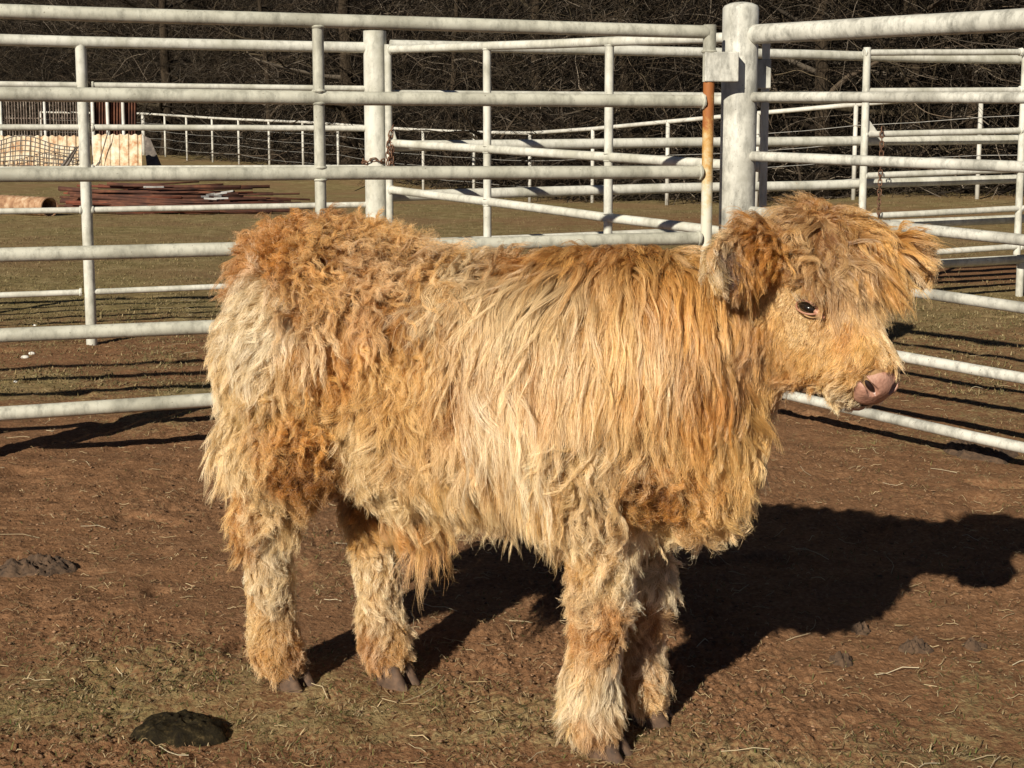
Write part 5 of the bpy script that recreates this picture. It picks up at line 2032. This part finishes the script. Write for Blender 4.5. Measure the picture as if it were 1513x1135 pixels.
def guides(n, seed, lm=1.0, wave=1.0, base=0.0, lf=1.0, w=None):
    g = np.random.default_rng(seed)
    p, nr = sample(n, seed, w)
    par, dr, cr, ct = coat_at(p, nr)
    L, lift, mess = par[:, 0] * g.uniform(0.70, 1.15, n) * lm, par[:, 1] * g.uniform(0.35, 1.45, n) * lf, par[:, 2]
    # messy regions: locks turn off the lie of the coat in broad swirls
    tl = dr - nr * (dr * nr).sum(1)[:, None]
    tl /= np.linalg.norm(tl, axis=1)[:, None] + 1e-6
    sw = (noise3(p, 14.0, 51) * 1.5 + noise3(p, 34.0, 52) * 0.9) * mess * 1.15 + noise3(p, 22.0, 53) * (0.10 + 0.35 * np.clip(mess, 0, 0.6)) + g.normal(0, 0.10, n) * (0.3 + mess)
    bt = np.cross(nr, tl)
    tl = tl * np.cos(sw)[:, None] + bt * np.sin(sw)[:, None]
    lift = np.clip(lift, 0.02, 0.95)
    d = tl * np.sqrt(1 - lift ** 2)[:, None] + nr * lift[:, None]
    P = np.zeros((n, KP, 3))
    P[:, 0] = p - nr * 0.003
    x = p.copy()
    depth = g.random(n) ** 1.0
    ph, fr = g.uniform(0, 6.28, n), np.where(mess > 0.4, np.clip(L / 0.055, 0.8, 3.0), np.clip(L / 0.10, 0.5, 1.8)) * g.uniform(0.5, 1.5, n)
    ph2 = g.uniform(0, 6.28, n)
    curl = (mess * 0.75 + 0.10) * wave
    grav = np.where(L > 0.075, 0.34, 0.18) * (1 - 0.5 * np.clip(mess, 0, 1))
    st = L / (KP - 1)
    for k in range(1, KP):
        tt = k / (KP - 1)
        d = d + np.array([0, 0, -1.0]) * (grav * 0.35)[:, None]
        turn = np.cos(ph + 6.28 * fr * tt) * curl * 0.55
        s2 = np.cos(ph2 + 6.28 * fr * 0.8 * tt) * curl * 0.30
        nn = grad_at(x)
        b3 = np.cross(nn, d)
        d = d + b3 * turn[:, None] + nn * s2[:, None]
        d /= np.linalg.norm(d, axis=1)[:, None]
        x = x + d * st[:, None]
        m = 0.0015 + (1 - 0.85 * par[:, 4]) * (0.0005 + base * np.clip(L / 0.06, 0, 1) * min(1, tt * 3) + (0.010 + 0.020 * np.clip(L / 0.10, 0, 1)) * depth * min(1, tt * 2.2))
        x = push_out(x, m)
        P[:, k] = x
    return p, nr, P, par, cr, ct, L, depth


def grow(nh, ng, seed, lm=1.0, wave=1.0, base=0.0, lf=1.0, cl0=0.35, cl1=0.95, pale=0.0, thick=1.0, fly=0.05, w=None, tight=0.0):
    gp, gn, GP, gpar, gcr, gct, gL, gdep = guides(ng, seed, lm, wave, base, lf, w)
    # coarse locks: every guide leans towards one leader
    g = np.random.default_rng(seed + 1)
    kd = kdtree.KDTree(ng)
    for i_, q in enumerate(gp):
        kd.insert(q, i_)
    kd.balance()
    lead = g.random(ng) < np.where((gL > 0.09) & (gpar[:, 2] < 0.6), 0.07, 0.16)
    li = np.nonzero(lead)[0]
    kl = kdtree.KDTree(len(li))
    for i_ in li:
        kl.insert(gp[i_], int(i_))
    kl.balance()
    own = np.array([kl.find(q)[1] for q in gp])
    tt = np.linspace(0, 1, KP)
    cl = (0.62 * tt ** 1.2)[None, :, None] * (0.25 + 0.75 * g.random(ng))[:, None, None]
    same = (gn * gn[own]).sum(1) > 0.5
    cl = cl * (same * (1 - 0.9 * gpar[:, 3]))[:, None, None]
    rel = (GP[own] - GP[own][:, :1]) * (gL / gL[own])[:, None, None] + GP[:, :1]
    pull = GP[own]
    GP2 = GP * (1 - cl) + (0.5 * rel + 0.5 * pull) * cl
    # hairs
    hp_, hn = sample(nh, seed + 2)
    gi = np.array([kd.find(q)[1] for q in hp_])
    if tight:
        gi = g.integers(0, ng, nh)
        hp_ = gp[gi] + g.normal(0, tight, (nh, 3)) * (0.4 + 1.7 * g.random(ng) ** 1.5)[gi][:, None]
        hp_ = hp_ - grad_at(hp_) * sdf_at(hp_)[:, None]
        hn = grad_at(hp_)
    bad = (hn * gn[gi]).sum(1) < 0.1
    flyaway = g.random(nh) < fly
    clump = np.where(flyaway, 0.15, g.uniform(cl0, cl1, nh)) * (1 - 0.85 * gpar[gi, 3])
    off = hp_ - gp[gi]
    P = GP2[gi] + off[:, None, :] * (1 - clump[:, None, None] * (tt ** 0.75)[None, :, None])
    P[:, 0] = hp_ - hn * 0.003
    sc = np.where(flyaway, g.uniform(0.7, 1.15, nh), g.uniform(0.55, 1.0, nh) ** 0.7)
    P = P[:, :1] + (P - P[:, :1]) * sc[:, None, None]
    # frizz
    a = g.normal(size=(nh, 3)) * 0.0016
    b2 = g.normal(size=(nh, 3)) * 0.0016
    amp = (0.14 + gpar[gi, 2] * 1.5) * np.where(flyaway, 3.0, 1.0)
    f1, p1 = g.uniform(1.5, 4, nh), g.uniform(0, 6.28, nh)
    wv = np.sin(p1[:, None] + 6.28 * f1[:, None] * tt[None]) * tt[None] ** 0.7 * amp[:, None]
    wv2 = np.cos(p1[:, None] * 1.7 + 6.28 * f1[:, None] * 0.7 * tt[None]) * tt[None] ** 0.7 * amp[:, None]
    P = P + a[:, None] * wv[..., None] + b2[:, None] * wv2[..., None]
    keep = ~bad
    P, gi, hp_, hn, flyaway = P[keep], gi[keep], hp_[keep], hn[keep], flyaway[keep]
    nh = len(P)
    for k in range(1, KP):
        P[:, k] = push_out(P[:, k].copy(), 0.0015 + 0.002 * (k / KP))
    # colour: root and tip of the region, shifted lock by lock and hair by hair
    lockn = noise3(gp, 30.0, 61)[gi]
    lock2 = g.normal(0, 1, ng)[gi]
    hair = g.normal(0, 1, nh)
    cr, ct = gcr[gi], gct[gi]
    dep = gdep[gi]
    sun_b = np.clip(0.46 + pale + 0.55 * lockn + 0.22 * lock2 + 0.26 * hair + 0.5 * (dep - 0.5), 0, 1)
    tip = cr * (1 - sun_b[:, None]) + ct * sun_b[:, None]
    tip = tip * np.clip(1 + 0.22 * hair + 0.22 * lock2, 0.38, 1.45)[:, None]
    root = cr * (0.24 + 0.32 * g.random(nh))[:, None]  # roots deeper by nature, darkened further as painted shade between the hairs
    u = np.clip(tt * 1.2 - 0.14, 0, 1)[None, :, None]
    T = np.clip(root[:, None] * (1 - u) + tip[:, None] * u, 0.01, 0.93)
    R = ((0.55 + 1.0 * g.random(nh) ** 2.5) * 0.00030 * thick)[:, None] * np.interp(tt, [0, 0.25, 0.7, 1], [1, 1, 0.75, 0.22])[None]
    return P, R, T


m, nt, b = mat("blond calf hair")
att = node(nt, "ShaderNodeAttribute", attribute_name="tint")
hb = nt.nodes.new("ShaderNodeBsdfHairPrincipled")
hb.model = 'CHIANG'
hb.parametrization = 'COLOR'
nt.links.new(att.outputs["Color"], hb.inputs["Color"])
hb.inputs["Roughness"].default_value = 0.30
hb.inputs["Radial Roughness"].default_value = 0.55
hb.inputs["IOR"].default_value = 1.5
gm = node(nt, "ShaderNodeGamma")
gm.inputs["Gamma"].default_value = HAIR_GAMMA
nt.links.new(att.outputs["Color"], gm.inputs["Color"])
hsv = node(nt, "ShaderNodeHueSaturation")
hsv.inputs["Saturation"].default_value = 1.08
hsv.inputs["Value"].default_value = 1.40
nt.links.new(gm.outputs[0], hsv.inputs["Color"])
nt.links.new(hsv.outputs[0], b.inputs["Base Color"])
b.inputs["Roughness"].default_value = 0.30
b.inputs["Specular IOR Level"].default_value = 0.8
mx = nt.nodes.new("ShaderNodeMixShader")
mx.inputs[0].default_value = HAIR_MIX
nt.links.new(b.outputs[0], mx.inputs[1])
nt.links.new(hb.outputs[0], mx.inputs[2])
nt.links.new(mx.outputs[0], nt.nodes["Material Output"].inputs["Surface"])
M['hair'] = m

# a dense soft undercoat, and over it the long sun-bleached outer hair in wavy strands
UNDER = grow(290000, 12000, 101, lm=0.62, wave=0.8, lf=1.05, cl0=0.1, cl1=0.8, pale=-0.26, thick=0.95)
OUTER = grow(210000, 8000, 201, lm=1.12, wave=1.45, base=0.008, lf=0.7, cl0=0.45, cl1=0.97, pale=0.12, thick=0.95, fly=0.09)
# curly bleached locks lying over the rump, loin, elbow and thigh, straighter ones down the ribs
messy = coat_at(cen, grad_at(cen))[0]
w_lock = w_face * np.clip(messy[:, 2] - 0.30, 0, 0.8) * (messy[:, 0] > 0.045) * (cen[:, 2] > 0.42)
w_long = w_face * (messy[:, 0] > 0.085) * (messy[:, 2] < 0.5)
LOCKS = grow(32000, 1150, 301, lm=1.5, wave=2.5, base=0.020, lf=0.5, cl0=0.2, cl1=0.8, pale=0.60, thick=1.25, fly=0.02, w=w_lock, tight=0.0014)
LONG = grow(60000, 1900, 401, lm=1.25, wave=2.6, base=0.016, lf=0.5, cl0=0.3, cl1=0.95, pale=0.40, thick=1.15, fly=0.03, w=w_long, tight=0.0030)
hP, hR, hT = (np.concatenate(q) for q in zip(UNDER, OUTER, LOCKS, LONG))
clear = np.ones(len(hP), bool)   # nothing hangs across the eye openings
for s in (-1, 1):
    ec, on, ex, ey = EYES[s]
    dv = hP - ec
    hit = (np.abs(dv @ ex - 0.004) < 0.019) & (dv @ ey < 0.0045) & (dv @ ey > -0.0085) & (dv @ on > 0.0) & (dv @ on < 0.09)
    clear &= ~hit.any(1)
hP, hR, hT = hP[clear], hR[clear], hT[clear]
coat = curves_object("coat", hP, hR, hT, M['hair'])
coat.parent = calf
S.cycles_curves.shape = 'RIBBONS'
S.cycles_curves.subdivisions = 1

# eyelashes
g = np.random.default_rng(9)
LP, LR_, LT = [], [], []
for s in (-1, 1):
    ec, on, ex, ey = EYES[s]
    for k in range(70):
        a = math.pi * g.uniform(0.12, 0.80)
        st = ec + ex * (-math.cos(a) * 0.020) + ey * (math.sin(a) * 0.0085) + on * 0.0165
        d = on * 0.8 + ey * 0.35 - ex * math.cos(a) * 0.5 + np.array([0, 0, -0.25]) + g.normal(size=3) * 0.12
        d /= np.linalg.norm(d)
        L = g.uniform(0.014, 0.026)
        LP.append([st + d * L * t_ + ey * 0.006 * t_ * t_ for t_ in np.linspace(0, 1, 5)])
        LR_.append(0.00035 * np.linspace(1, 0.3, 5))
        c = PAL['k'] * 0.5 if g.random() < 0.35 else PAL['w']
        LT.append([c] * 5)
lash = curves_object("eyelashes", np.array(LP), np.array(LR_), np.array(LT), M['hair'])
lash.parent = calf
